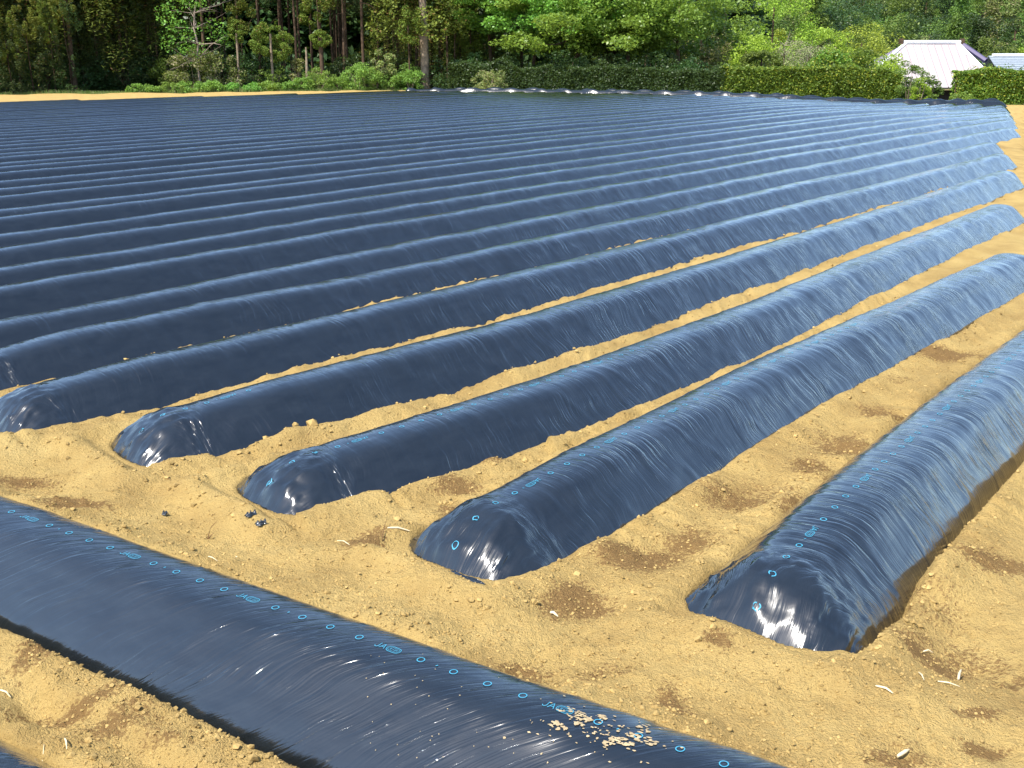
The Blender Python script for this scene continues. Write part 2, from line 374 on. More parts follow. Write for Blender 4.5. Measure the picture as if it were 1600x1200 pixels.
def soil_z(x, y, want=False):
    d, sg, ss, wid, ed = seg_dist(x, y)
    near = smoothstep(30, 8, y)
    z = .030 * fbm(x * .9, y * .9, 3, 3) + .022 * fbm(x * 3.1, y * 3.1, 9, 3)
    z = z + near * (.007 * fbm(x * 11, y * 11, 17, 3) + .0055 * fbm(x * 36, y * 36, 23, 3))
    cl = fbm(x * 24, y * 24, 40, 2)
    z = z + near * .020 * np.clip(cl - .28, 0, 1) + near * .016 * np.clip(fbm(x * 55, y * 55, 44, 2) - .22, 0, 1)
    z = z * smoothstep(.2, .5, d) + z * .35 * (1 - smoothstep(.2, .5, d))
    # loose soil thrown up along the film edges
    rag = fbm(ss * 2.4 + wid * 7.3, sg * 5.0, 51, 3); rag2 = fbm(ss * 14 + wid * 3.3, sg * 5.0 + 2, 57, 4, .65)
    A = .030 + .030 * rag + .024 * rag2
    isend = ed > 1e-4
    A = np.where((wid == 0) & (sg < 0), A + .018, A)
    A = np.where(isend, .045 + .02 * fbm(x * 6, y * 6, 61, 2), A)
    lipc = .315 + .015 * rag2 + .02 * rag
    gap = smoothstep(.05, .35, vn(ss * .45 + wid * 1.9, sg * 0, 71)) * .035
    gapr = np.isin(wid, [0, 1, 2, len(ROWS)]) & (sg < 0) & ~isend
    gap = np.where(gapr, gap + np.where(wid == 0, .008, .0) + np.where(wid == len(ROWS), .03 * (ss < 12), 0), 0)
    lipc = lipc + gap
    # centre of the path between rows
    lip = A * np.where(d > lipc, np.exp(-((d - lipc) / .10) ** 2), np.exp(-((d - lipc) / np.where(gap > .005, .028, .05)) ** 2))
    z = z + lip + .012
    zl = np.where(d < lipc, z - .10 * np.where(gap > .005, smoothstep(lipc - .005 - gap * .2, lipc - .06 - gap, d), smoothstep(.275, .24, d)), z)
    LK = np.array([r['L'] for r in RID])[wid]      # at a closed end the soil only dips where the film stands above it
    ea = np.clip(ss / .30, 0, 1); eb = np.clip((LK - ss) / .40, 0, 1); HH = (1 - (1 - ea) ** 2.6) * (1 - (1 - eb) ** 2.2)
    fz = (np.interp(d, _px, _pz, right=-.2) + .09) * HH - .09
    ze = z - .10 * smoothstep(-.005, .035, fz - z) * ~isend
    bl = smoothstep(.75, .98, HH) * ~isend
    z = zl * bl + ze * (1 - bl)
    # tracks along the front path and the path between headland ridges
    u = x * UX + y * UY; h = x * HNX + y * HNY; hu = x * HX + y * HY
    for c0, wd, dp in ((1.58, .05, .028), (1.47, .04, .020), (1.66, .03, -.012)):
        z = z - dp * np.exp(-((h - c0 - .015 * vn(hu * 3, hu * 0, 81)) / wd) ** 2) * (.7 + .6 * vn(hu * 5, hu * 0, 82)) * (d > .34)
    for (px, py, rad, dep) in PITS:
        cx_, cy_ = at(px, py); z = z - dep * np.exp(-(((x - cx_) ** 2 + (y - cy_) ** 2) / rad ** 2))
    for (px, py, wd, hh) in DAMP: 
        pass
    z = z - drop(x, y)
    return (z, d, sg, ss, wid, ed) if want else z
def damp_f(x, y, d):
    f = np.zeros(x.shape); x0, y0 = x, y
    x = x0 + .07 * fbm(x0 * 4, y0 * 4, 191, 4); y = y0 + .10 * fbm(x0 * 4, y0 * 4, 197, 4)
    for (px, py, wd, hh) in DAMP:
        cx_, cy_ = at(px, py); ax, ay = at(px + wd, py); bx, by = at(px, py - hh)
        e = ((x - cx_) / (ax - cx_ + 1e-6)) ** 2 + ((y - cy_) / (by - cy_ + 1e-6)) ** 2
        f = np.maximum(f, np.exp(-e * .9))
    n = fbm(x * 5, y * 5, 91, 4)
    n2 = fbm(x * 1.6, y * 1.6, 97, 3)
    f = f * (.85 + .8 * n) + .22 * np.clip(n2 - .2, 0, 1) + .25 * np.clip(fbm(x * 9, y * 9, 93, 3) - .45, 0, 1)
    return np.clip(f, 0, 1)
def axis(lo, dlo, dhi, hi, step, g):
    a = list(np.arange(dlo, dhi, step)); s = step; v = dhi
    while v < hi: a.append(v); s *= g; v += s
    s = step; v = dlo; b = []
    while v > lo:
        s *= g; v -= s; b.append(v)
    return np.array(b[::-1] + a)
gx = axis(-60, -1.9, 2.9, 40, .0125, 1.028); gy = axis(-6, 1.35, 4.6, 60, .0125, 1.022)
GX, GY = np.meshgrid(gx, gy)
GZ, GD, _, _, _, _ = soil_z(GX, GY, True)
DMP = damp_f(GX, GY, GD)
nx_, ny_ = len(gx), len(gy)
idx = np.arange(nx_ * ny_).reshape(ny_, nx_)
F = np.stack([idx[:-1, :-1], idx[:-1, 1:], idx[1:, 1:], idx[1:, :-1]], -1).reshape(-1, 4)
EDGEX = [-60, -21.2, -4.8, 0, 8, 14, 20, 40]; EDGEY = [36, 51.0, 56.5, 52.6, 48.2, 47.2, 46.6, 45]
keep = (GY < np.interp(GX, EDGEX, EDGEY)).ravel()
F = F[keep[F].all(1)]
me = mesh_np('soil', np.stack([GX.ravel(), GY.ravel(), GZ.ravel()], 1), F, SOIL, True, attr={'damp': DMP.ravel()})
tag(obj('soil', me), kind='structure')

# land beyond the field: level wood floor on the left, falling then rising to the hill on the right
def land_z(x, y):
    edge = np.interp(x, EDGEX, EDGEY); o = np.clip(y - edge, 0, None)
    rt = smoothstep(4, 16, x)
    z = -.06 - drop(x, y) - rt * 2.4 * smoothstep(1.5, 22, o)
    z = z + rt * 24 * smoothstep(105, 300, y + .25 * x) + (1 - rt) * (.012 * o + 9 * smoothstep(92, 150, y))
    z = z + .12 * fbm(x * .15, y * .15, 5, 3) * smoothstep(3, 20, o)
    return z - 1.0 * smoothstep(.6, -2, y - edge)
lx = np.linspace(-260, 320, 190); ly = np.concatenate([np.linspace(-60, 34, 12), np.linspace(36, 110, 75), np.linspace(113, 520, 70)])
LX, LY = np.meshgrid(lx, ly); LZ = land_z(LX, LY)
idx = np.arange(LX.size).reshape(LX.shape); F = np.stack([idx[:-1, :-1], idx[:-1, 1:], idx[1:, 1:], idx[1:, :-1]], -1).reshape(-1, 4)
LAND = flat_mat('woodland_floor', (.03, .04, .016), .95, .1, .5, 1.2)
tag(obj('ground', mesh_np('ground', np.stack([LX.ravel(), LY.ravel(), LZ.ravel()], 1), F, LAND)), kind='structure')
def top_z(x, y):                                # the level plants stand on: never under the soil sheet at the field edge
    e = np.interp(x, EDGEX, EDGEY); return np.where(y < e + 3.2, np.maximum(land_z(x, y), -.05 - drop(x, y)), land_z(x, y))
def lz(x, y): return float(top_z(np.array([x]), np.array([y]))[0])

# ------------------------------------------------------------------ film covered ridges
ORD = ['first', 'second', 'third', 'fourth', 'fifth', 'sixth', 'seventh', 'eighth', 'ninth', 'tenth', 'eleventh', 'twelfth', 'thirteenth', 'fourteenth', 'fifteenth', 'sixteenth', 'seventeenth', 'eighteenth', 'nineteenth', 'twentieth', 'twenty first', 'twenty second', 'twenty third', 'twenty fourth']
def axis_s(L, near, rid):
    out = [0.0]; s = 0.0
    while s < L:
        x, y, _, _ = centre(rid, np.array([s])); dist = math.hypot(x[0], y[0])
        st = max(.011, dist * (.0032 if near else .009))
        if s < .35: st = min(st, .012 if near else .04)
        if L - s < .4: st = min(st, .02 if near else .06)
        s += st; out.append(min(s, L))
    return np.array(out)
NVS = {True: 54, False: 22}
def arc_strip(r, pts, wd, lift, V, F):          # a thin printed stroke lying on the film; pts in (s, v)
    pts = np.array(pts, float); d = np.gradient(pts, axis=0); d /= np.linalg.norm(d, axis=1)[:, None] + 1e-9
    n = np.stack([-d[:, 1], d[:, 0]], 1)
    for sgn in (-1, 1):
        q = pts + n * wd * .5 * sgn
        e = 4e-3
        X, Y, Z = surf(r, q[:, 0], q[:, 1]); X1, Y1, Z1 = surf(r, q[:, 0] + e, q[:, 1]); X2, Y2, Z2 = surf(r, q[:, 0], q[:, 1] + e)
        a = np.stack([X1 - X, Y1 - Y, Z1 - Z], 1); b = np.stack([X2 - X, Y2 - Y, Z2 - Z], 1)
        m = np.cross(a, b); m /= np.linalg.norm(m, axis=1)[:, None]; m *= np.sign(m[:, 2:3] + 1e-9)
        q3 = np.stack([X, Y, Z], 1) + m * lift
        if sgn < 0: A = q3
        else: B = q3
    k = len(V); n_ = len(pts)
    V.extend(A.tolist()); V.extend(B.tolist())
    for i in range(n_ - 1): F.append((k + i, k + i + 1, k + n_ + i + 1, k + n_ + i))
GLYPH = {'J': [[(.55, 1), (.55, .25), (.42, .03), (.2, .0), (.03, .2)]], 'A': [[(0, 0), (.38, 1), (.76, 0)], [(.14, .35), (.62, .35)]]}
def capsule(x0, x1, y0, y1, k=7):
    r_ = (y1 - y0) / 2; cy = (y0 + y1) / 2; p = []
    for i in range(k + 1): a = -pi / 2 + pi * i / k; p.append((x1 - r_ + r_ * cos(a), cy + r_ * sin(a)))
    for i in range(k + 1): a = pi / 2 + pi * i / k; p.append((x0 + r_ + r_ * cos(a), cy + r_ * sin(a)))
    return p + [p[0]]
def printed(r, s0, s1, flip, phase, V, F, lift=.0014, fat=.85):
    U = .105; k = 0; s = s0 + phase
    d = -1 if flip else 1                          # reading direction along s
    slots = int((s1 - s0) / U)
    for i in range(slots):
        c = s0 + phase + i * U
        if c > s1: break
        j = i % 5
        if j == 4:                                 # the letters and the badge
            h = .021
            def put(pl, ox, sc, wd=.0022):
                q = []
                for a, b in pl: q.append((c + d * (ox + a * sc), d * (b * sc - h * .5)))
                fine = []
                for (p0, p1) in zip(q[:-1], q[1:]):
                    m_ = max(2, int(math.hypot(p1[0] - p0[0], p1[1] - p0[1]) / .004))
                    for t_ in range(m_): fine.append((p0[0] + (p1[0] - p0[0]) * t_ / m_, p0[1] + (p1[1] - p0[1]) * t_ / m_))
                fine.append(q[-1]); arc_strip(r, fine, wd * fat, lift, V, F)
            for st in GLYPH['J']: put(st, -.045, h)
            for st in GLYPH['A']: put(st, -.028, h)
            put([(a, b) for a, b in capsule(0, 2.1, -.05, 1.05)], -.008, h, .0019)
            put([(a, b) for a, b in capsule(.2, 1.9, .16, .84)], -.008, h, .0012)
            put([(.45, .62), (.72, .62), (.5, .38), (.75, .38)], -.008, h, .0014)
            put([(.85, .5), (1.1, .5)], -.008, h, .0014)
            for q_ in (1.25, 1.42, 1.6): put([(q_, .35), (q_, .66)], -.008, h, .0014)
        else:
            n_ = 16; pts = [(c + .0098 * cos(2 * pi * a / n_), .0098 * sin(2 * pi * a / n_)) for a in range(n_ + 1)]
            arc_strip(r, pts, .0030 * fat, lift, V, F)
            if j == (3 if flip else 0):
                cc = c + U * .48 * (-1 if flip and False else 1)
                arc_strip(r, [(cc, -.003), (cc + d * .003, .003)], .003, lift, V, F)
def film_uv(r, s, v):                            # the folds turn to run down the closed end
    if r['kind'] == 'head': return np.stack([s - 1.15 * v, v], 1)
    w = smoothstep(.42, .20, s) if r['kind'] == 'row' else 0 * s
    return np.stack([s * (1 - w) + (v * 1.1 + .2) * w, v * (1 - w) + s * w], 1)
def ridge_obj(r):
    near = (r['kind'] == 'row' and r['idx'] <= 8) or r['kind'] == 'head'
    s = axis_s(r['L'], near, r); nv = NVS[near] if near else (22 if r['idx'] < 20 else 14)
    if r['kind'] in ('far', 'right'): nv = 22; s = np.arange(0, r['L'], .05)
    v = np.linspace(-VMAX, VMAX, nv)
    SS, VV = np.meshgrid(s, v, indexing='ij')
    X, Y, Z = surf(r, SS, VV)
    if r['kind'] == 'far':                         # slack film that billows between the soil weights
        wv = np.maximum(0, np.sin(SS * 2 * pi / 1.35 + 1.3 * np.sin(SS * .9))) * .07
        Z = Z + wv * np.cos(VV / VMAX * 1.2)
    n, m_ = SS.shape; idx = np.arange(n * m_).reshape(n, m_)
    F = np.stack([idx[:-1, :-1], idx[:-1, 1:], idx[1:, 1:], idx[1:, :-1]], -1).reshape(-1, 4)[:, ::-1]
    nm = 'mulched_ridge'
    P0 = r['P'][0]
    V = np.stack([X.ravel() - P0[0], Y.ravel() - P0[1], Z.ravel()], 1)
    root = empty(nm, (P0[0], P0[1], 0))
    fo = obj('film', mesh_np('film', V, F, FILM, True, uv=film_uv(r, SS.ravel(), VV.ravel())), root)
    k = r['idx']
    if r['kind'] == 'row':
        if k == 0: lab = 'nearest row of black film at the right, running off the right edge of the photo'
        elif k == 1: lab = 'second row from the right, blunt pleated end with a torn film flap on the soil'
        elif k == 2: lab = 'third row from the right, its left end tapering to a thin tip in the soil'
        elif k == 3: lab = 'fourth row from the right, left end bunched in bright glinting pleats'
        elif k == 4: lab = 'fifth row, rounded left end just touching the left edge of the photo'
        elif k < 24: lab = '%s film covered row counted from the right foreground' % ORD[k]
        else: lab = 'far narrow film covered row among the blue stripes towards the trees'
        g = 'rows of black mulch film'
        if k >= 24: g = 'far rows of mulch film'
    elif r['kind'] == 'head':
        lab = ['wide film ridge crossing the foreground with soil smears and blue printed rings', 'corner of a film ridge at the bottom left edge of the photo'][k]; g = None
    elif r['kind'] == 'far':
        lab = ['ridge across the far ends of the rows, its film glinting white in patches', 'hindmost ridge across the field end right before the hedge'][k]; g = None
    else: lab = 'ridge along the right edge beyond the bare soil strip, cut by the photo edge'; g = None
    tag(root, lab, 'mulched ridge', g)
    V, F = [], []
    if r['kind'] == 'row' and k < 4: printed(r, .08, min(r['L'] - .3, [4.4, 3.8, 2.6, .8][k]), True, [.02, .02, .04, .06, .03, .05][k], V, F, fat=1.0)
    if r['kind'] == 'head' and k == 0: printed(r, .5, r['L'] - .3, False, .035, V, F)
    if V:
        V = np.array(V); V[:, 0] -= P0[0]; V[:, 1] -= P0[1]
        p = obj('printed_marks', mesh_np('printed_marks', V, F, INK, False), root); p['label'] = 'light blue rings and JA badge marks printed along the crest'
        p['kind'] = 'stuff'
    r['root'] = root
    return root
for r in RID: ridge_obj(r)
HEAD = [r for r in RID if r['kind'] == 'head'][0]

# ------------------------------------------------------------------ crumbs, clods, straw and scraps on the soil
def ico():
    t = (1 + 5 ** .5) / 2
    v = np.array([(-1, t, 0), (1, t, 0), (-1, -t, 0), (1, -t, 0), (0, -1, t), (0, 1, t), (0, -1, -t), (0, 1, -t), (t, 0, -1), (t, 0, 1), (-t, 0, -1), (-t, 0, 1)], float)
    v /= np.linalg.norm(v[0])
    f = [(0, 11, 5), (0, 5, 1), (0, 1, 7), (0, 7, 10), (0, 10, 11), (1, 5, 9), (5, 11, 4), (11, 10, 2), (10, 7, 6), (7, 1, 8), (3, 9, 4), (3, 4, 2), (3, 2, 6), (3, 6, 8), (3, 8, 9), (4, 9, 5), (2, 4, 11), (6, 2, 10), (8, 6, 7), (9, 8, 1)]
    return v, np.array(f)
IV, IF = ico()
def crumbs(name, n, box, smin, smax, power=3.0, onlip=False):
    x0, x1, y0, y1 = box
    y = y0 * (y1 / y0) ** NR.rand(n * 3); x = NR.uniform(-1, 1, n * 3) * .47 * y + .0
    z, d, sg, ss, wid, ed = soil_z(x, y, True)
    m = (d > .295) & (x > x0) & (x < x1)
    if onlip: m &= d < .42
    x, y, z = x[m][:n], y[m][:n], z[m][:n]; n = len(x)
    r = smin + (smax - smin) * NR.rand(n) ** power
    j = 1 + .35 * NR.randn(n, 12, 1).clip(-1, 1)
    V = IV[None] * j * r[:, None, None] * np.array([1, 1, .75])
    V = V + np.stack([x, y, z + r * .25], 1)[:, None, :]
    F = IF[None] + (np.arange(n) * 12)[:, None, None]
    o = obj(name, mesh_np(name, V.reshape(-1, 3), F.reshape(-1, 3), CLOD, False)); return o
tag(crumbs('soil_crumbs', 24000, (-2.4, 3.4, 1.5, 8), .001, .0055, 3.4), 'fine dry soil crumbs strewn over the sandy earth', 'soil crumbs', kind='stuff')
tag(crumbs('soil_clods', 4500, (-6, 8, 2.3, 18), .0025, .012, 3.2, True), 'small lumps of tan soil lining the film edges', 'soil clods', kind='stuff')
def clod_mesh(seed):
    q = np.random.RandomState(seed); V = []; F = []
    for k in range(5):
        c = q.uniform(-.6, .6, 3) * (1, 1, .4) if k else np.zeros(3); s = 1.0 if k == 0 else q.uniform(.35, .6)
        v = IV * (1 + .25 * q.randn(12, 1)) * s + c; F.append(IF + len(V) * 12); V.append(v)
    return mesh_np('soil_clod', np.concatenate(V), np.concatenate(F), CLOD, False)
CM = [clod_mesh(i) for i in range(4)]
CL = [(417, 690, .016, 'small round soil clod left of the big clods beside the third row'), (386, 706, .012, 'tiny clod nearest the tip of the third row'), (447, 684, .013, 'pebble sized clod between two larger ones by the third row'), (462, 682, .015, 'brown clod just left of the largest clod near the third row'), (488, 676, .024, 'largest knobbly tan clod on the soil strip above the third row'),
      (820, 718, .014, 'pale clod on the strip between second and third rows, near the film'), (688, 778, .011, 'dark brown clod in the hollow left of the second row'), (705, 782, .010, 'second dark clod beside the one in the hollow left of the second row'), (1376, 797, .012, 'dark clod touching the crest line of the nearest right row'),
      (52, 516, .030, 'tan soil lump between film rows at the left photo edge'), (1200, 672, .008, 'dark crumb alone on the strip right of the second row'), (836, 1113 - 170, .013, 'pair of pale pebbles on the damp patch right of centre'), (1090, 1012, .010, 'lone dark crumb on open soil left of the nearest right row'), (1115, 963, .018, 'clod pressed against the end of the nearest right row')]
for i, (px, py, s, lab) in enumerate(CL):
    x, y = at(px, py, .03); z = float(soil_z(np.array([x]), np.array([y]))[0])
    o = obj('soil_clod', CM[i % 4], None, (x, y, z + s * .35)); o.scale = (s, s, s); o.rotation_euler = (0, 0, i * 1.7); tag(o, lab, 'soil clod', 'larger soil clods')
def tube(pts, rad, k=6):
    V = []; F = []; pts = np.array(pts, float); n = len(pts)
    d = np.gradient(pts, axis=0); d /= np.linalg.norm(d, axis=1)[:, None] + 1e-9
    rad = np.broadcast_to(rad, (n,))
    for i in range(n):
        a = np.cross(d[i], (0, 0, 1) if abs(d[i][2]) < .9 else (1, 0, 0)); a /= np.linalg.norm(a); b = np.cross(d[i], a)
        for j in range(k): t = 2 * pi * j / k; V.append(pts[i] + (a * cos(t) + b * sin(t)) * rad[i])
    for i in range(n - 1):
        for j in range(k): F.append((i * k + j, i * k + (j + 1) % k, (i + 1) * k + (j + 1) % k, (i + 1) * k + j))
    return np.array(V), np.array(F)
def join(parts):
    V = []; F = []; o = 0
    for v, f in parts: V.append(v); F.append(f + o); o += len(v)
    return np.concatenate(V), np.concatenate(F)
def gp(px, py, z=.0):
    x, y = at(px, py, .02); zz = float(soil_z(np.array([x]), np.array([y]))[0]); return (x, y, zz + z)
STR = [((1389, 1085), (1398, 1094), .0032, 'short pale straw left of the long curved one'), ((1366, 1084), (1374, 1088), .003, 'white straw fragment'), ((1500, 1040), (1505, 1020), .004, 'thick pale stalk upright in the damp patch at lower right'),
       ((1436, 1047), (1443, 1072), .0022, 'thin yellow straw pointing at the viewer, lower right'), ((1465, 1066), (1500, 1070), .0022, 'fine horizontal straw right of the yellow one'), ((1444, 1001), (1460, 998), .0025, 'straw lying across the dark patch by the nearest right row'),
       ((1367, 1086), (1394, 1098), .0032, 'curved white straw lying on soil at lower right'), ((527, 843), (547, 866), .0022, 'curved straw in front of the small pit'), ((860, 957), (872, 960), .005, 'pale pod on the damp patch right of the flap'),
       ((1402, 1183), (1420, 1175), .005, 'stubby pale stalk at the bottom edge, lower right'), ((0, 1080), (16, 1084), .003, 'pale straw at the left photo edge near the bottom'), ((102, 1160), (105, 1175), .0025, 'short pale straw between the two crossing ridges'),
       ((62, 1187), (70, 1172), .0016, 'hair thin straw beside the bottom left ridge'), ((368, 877), (372, 886), .002, 'tiny straw standing at the crest of the crossing ridge'), ((326, 875), (340, 879), .002, 'pale loop of straw behind the crossing ridge'), ((606, 841 + 0), (640, 838), .004, 'pale husk beside the tip of the second row')]
STR = [s for i, s in enumerate(STR) if i not in (0, 1)]
for (a, b, rad, lab) in STR:
    A = np.array(gp(*a, .004)); B = np.array(gp(*b, .004 + (.02 if 'upright' in lab or 'standing' in lab else 0)))
    M = (A + B) / 2 + (R.uniform(-.004, .004), R.uniform(-.004, .004), .006)
    V, F = tube([A, A * .6 + M * .4, M, M * .5 + B * .5, B], [rad * .7, rad, rad, rad * .8, rad * .4])
    tag(obj('straw', mesh_np('straw', V, F, STRAW, True)), lab, 'straw', 'straws on the soil')
# the little twig that stands up and throws a shadow
x, y, z = gp(325, 838)
parts = [tube([(x, y, z - .01), (x + .003, y, z + .02), (x + .012, y + .01, z + .045), (x + .03, y + .02, z + .062)], [.003, .002, .0012, .0006]), tube([(x, y, z), (x + .012, y + .004, z + .016), (x + .02, y + .008, z + .022)], [.0022, .0015, .0006]), tube([(x, y, z), (x - .006, y - .005, z + .012)], [.003, .001])]
V, F = join(parts); tag(obj('twig', mesh_np('twig', V, F, TWIG)), 'thin dark twig standing on the bare soil, left of centre', 'twig')
V, F = join([tube([gp(255, 745, .004), gp(262, 750, .006), gp(267, 752, .003)], [.001, .0016, .0008])]); tag(obj('twig', mesh_np('twig', V, F, TWIG)), 'dark forked twig lying between the tips of third and fourth rows', 'twig')
V, F = tube([gp(597, 853, .004), gp(601, 843, .02), gp(605, 838, .03)], [.0015, .0012, .0008]); tag(obj('twig', mesh_np('twig', V, F, TWIG)), 'short dark stalk standing left of the second row end', 'twig')
def scrap(px, py, L, wd, ang, lab, curl=.010):
    x, y, z = gp(px, py); n = 12; V = []; F = []
    for i in range(n):
        t = i / (n - 1) - .5; c = math.cos(ang); s_ = math.sin(ang)
        for j in (-2, -1, 0, 1, 2):
            a = t * L; b = j / 4 * wd * (1 - 1.2 * t * t) + .004 * math.sin(t * 9); h = .006 + curl * (1 - abs(j) / 2) * (1 + .5 * math.sin(t * 17 + j * 1.5))
            V.append((x + a * c - b * s_, y + a * s_ + b * c, z + h))
    for i in range(n - 1):
        for j in range(4): k = i * 5 + j; F.append((k, k + 1, k + 6, k + 5))
    tag(obj('film_scrap', mesh_np('film_scrap', V, F, FILM, True, uv=np.array(V)[:, :2] * 3)), lab, 'plastic scrap', 'scraps of black film')
scrap(258, 797, .035, .02, -.8, 'single small black film scrap on the left soil', .012); scrap(392, 819, .045, .018, .9, 'left one of two black film scraps lying close together', .014); scrap(408, 834, .04, .022, .7, 'right one of two black film scraps lying close together', .014)
scrap(731, 908, .16, .035, -.72, 'torn flap of black film at the end of the second row', .008)
scrap(1115, 968, .03, .02, .2, 'bit of black film at the foot of the nearest right row', .008)
# dry soil splashed on the crossing ridge
rs = np.random.RandomState(5); V = []; F = []
def on_head(px, py):                                 # length and girth on the crossing ridge below a picture point
    best = None
    S_, V_ = np.meshgrid(np.linspace(5.0, HEAD['L'] - .2, 500), np.linspace(-.2, .2, 60), indexing='ij')
    X, Y, Z = surf(HEAD, S_, V_)
    fw = Y * cos(PITCH) - (Z - CH) * sin(PITCH); dn = -(Z - CH) * cos(PITCH) - Y * sin(PITCH)
    e = (800 + FPX * X / fw - px) ** 2 + (600 + FPX * dn / fw - py) ** 2
    i = np.unravel_index(np.argmin(e), e.shape); return S_[i], V_[i]
BL = [(900, 1117, .035, .012), (872, 1134, .02, .012), (915, 1124, .015, .006), (975, 1160, .028, .008), (1008, 1157, .034, .010), (1005, 1141, .013, .012), (950, 1163, .012, .007), (960, 1158, .014, .006), (1022, 1127, .012, .004), (905, 1132, .01, .006), (942, 1121, .01, .003), (985, 1149, .011, .005)]
BL += [(R.gauss(950, 70), R.gauss(1135, 22), R.uniform(.0012, .005), R.uniform(.001, .003)) for _ in range(110)]
BL += [(R.uniform(560, 1050), R.uniform(1020, 1190), R.uniform(.0008, .002), R.uniform(.0008, .0015)) for _ in range(60)]
BIG = [b_ for b_ in BL if b_[2] > .008]; BL = [b_ for b_ in BL if b_[2] <= .008]
for (px, py, a, b) in BIG:                           # each splash is a crowd of small crusts
    for _ in range(int(900 * a)):
        rr_ = math.sqrt(R.random()) * 1.1; t_ = R.uniform(0, 6.28); BL.append((px + rr_ * cos(t_) * a * 620, py + rr_ * sin(t_) * b * 520 + rr_ * cos(t_) * a * 150, R.uniform(.0022, .0068), R.uniform(.0015, .004)))
S_G, V_G = np.meshgrid(np.linspace(5.0, HEAD['L'] - .2, 700), np.linspace(-.26, .14, 120), indexing='ij')
XG, YG, ZG = surf(HEAD, S_G, V_G); FWG = YG * cos(PITCH) - (ZG - CH) * sin(PITCH)
PXG = 800 + FPX * XG / FWG; PYG = 600 + FPX * (-(ZG - CH) * cos(PITCH) - YG * sin(PITCH)) / FWG
for (px, py, a, b) in BL:
    i = np.unravel_index(np.argmin((PXG - px) ** 2 + (PYG - py) ** 2), PXG.shape); s0, v0 = S_G[i], V_G[i]
    n_ = 9; rr = 1 + (.50 * rs.randn(n_) if n_ > 10 else .2 * rs.randn(n_)); rr = np.clip(rr, .3, 1.8)
    if n_ > 10: rr = np.convolve(np.concatenate([rr[-1:], rr, rr[:1]]), [.25, .5, .25], 'valid')
    an = np.arange(n_) * 2 * pi / n_; cc = len(V)
    qs = np.concatenate([[s0], s0 + a * rr * np.cos(an) + .2 * b * np.sin(an)]); qv = np.concatenate([[v0], v0 + b * rr * np.sin(an)])
    X, Y, Z = surf(HEAD, qs, qv); Z = Z + .0016; Z[0] += min(.0012, b * .15)
    V.extend(np.stack([X, Y, Z], 1).tolist())
    for k in range(n_): F.append((cc, cc + 1 + k, cc + 1 + (k + 1) % n_))
P0 = HEAD['P'][0]; V = np.array(V); V[:, 0] -= P0[0]; V[:, 1] -= P0[1]
SM = flat_mat('dried_soil_smear', (.40, .31, .18), .95, .1, .3, 60)
o = obj('soil_smears', mesh_np('soil_smears', V, F, SM, False), HEAD['root']); o['kind'] = 'stuff'; o['label'] = 'splashes of dried pale soil on the black film'

# ------------------------------------------------------------------ plants
def leaves(C, size, q, up=.3, asp=.55, droop=0.0):
    """one rhomb leaf at each point of C"""
    n = len(C); size = np.broadcast_to(size, (n,)) * q.uniform(.7, 1.3, n)
    d = q.randn(n, 3); d[:, 2] = d[:, 2] * .5 - droop; d /= np.linalg.norm(d, axis=1)[:, None]
    nn = q.randn(n, 3); nn[:, 2] += up * 3; s = np.cross(d, nn); s /= np.linalg.norm(s, axis=1)[:, None] + 1e-9
    h = size[:, None] * .5
    V = np.stack([C - d * h, C + s * h * asp, C + d * h, C - s * h * asp], 1).reshape(-1, 3)
    F = np.arange(4 * n).reshape(n, 4); return V, F
def clump_points(cen, rad, cnt, q, flat=.7, shell=.5):
    k = len(cen); P = []
    for c, r_, m_ in zip(cen, rad, cnt):
        d = q.randn(m_, 3); d /= np.linalg.norm(d, axis=1)[:, None]
        rr = (shell + (1 - shell) * q.rand(m_)) ** .7 * r_
        P.append(c + d * rr[:, None] * (1, 1, flat))
    return np.concatenate(P)
def crown_mesh(name, mat_, seed, rx, rz, ncl, nl, size, kind='round', flat=.6, asp=.55):
    q = np.random.RandomState(seed)
    if kind == 'round':
        d = q.randn(ncl, 3); d /= np.linalg.norm(d, axis=1)[:, None]; rr = .45 + .55 * q.rand(ncl) ** .5
        cen = d * rr[:, None] * (rx, rx, rz)
    elif kind == 'cone':
        t = q.rand(ncl) ** .8; a = q.uniform(0, 2 * pi, ncl); r_ = rx * (1.02 - t) * q.uniform(.5, 1.0, ncl) ** .4
        cen = np.stack([r_ * np.cos(a), r_ * np.sin(a), (t * 2 - 1) * rz], 1)
    elif kind == 'column':
        a = q.uniform(0, 2 * pi, ncl); r_ = rx * q.uniform(.4, 1.0, ncl) ** .5
        cen = np.stack([r_ * np.cos(a), r_ * np.sin(a), q.uniform(-1, 1, ncl) * rz], 1)
    rad = rx * q.uniform(.14, .32, ncl) * (1.0 if kind != 'column' else .9)
    cnt = np.maximum(4, (nl * rad ** 2 / (rad ** 2).sum()).astype(int))
    P = clump_points(cen, rad, cnt, q, flat)
    V, F = leaves(P, size, q, asp=asp)
    return mesh_np(name, V, F, mat_, False)
def trunk_geo(h, r0, r1, seed=0, lean=.03, k=9, n=9):
    q = np.random.RandomState(seed); pts = [(0, 0, -.3)]; x = y = 0
    for i in range(1, n):
        x += q.uniform(-1, 1) * lean * h / n; y += q.uniform(-1, 1) * lean * h / n; pts.append((x, y, h * i / (n - 1)))
    rad = [r0 * 1.35] + [r0 + (r1 - r0) * i / (n - 1) for i in range(1, n)]
    return tube(pts, rad, k), pts
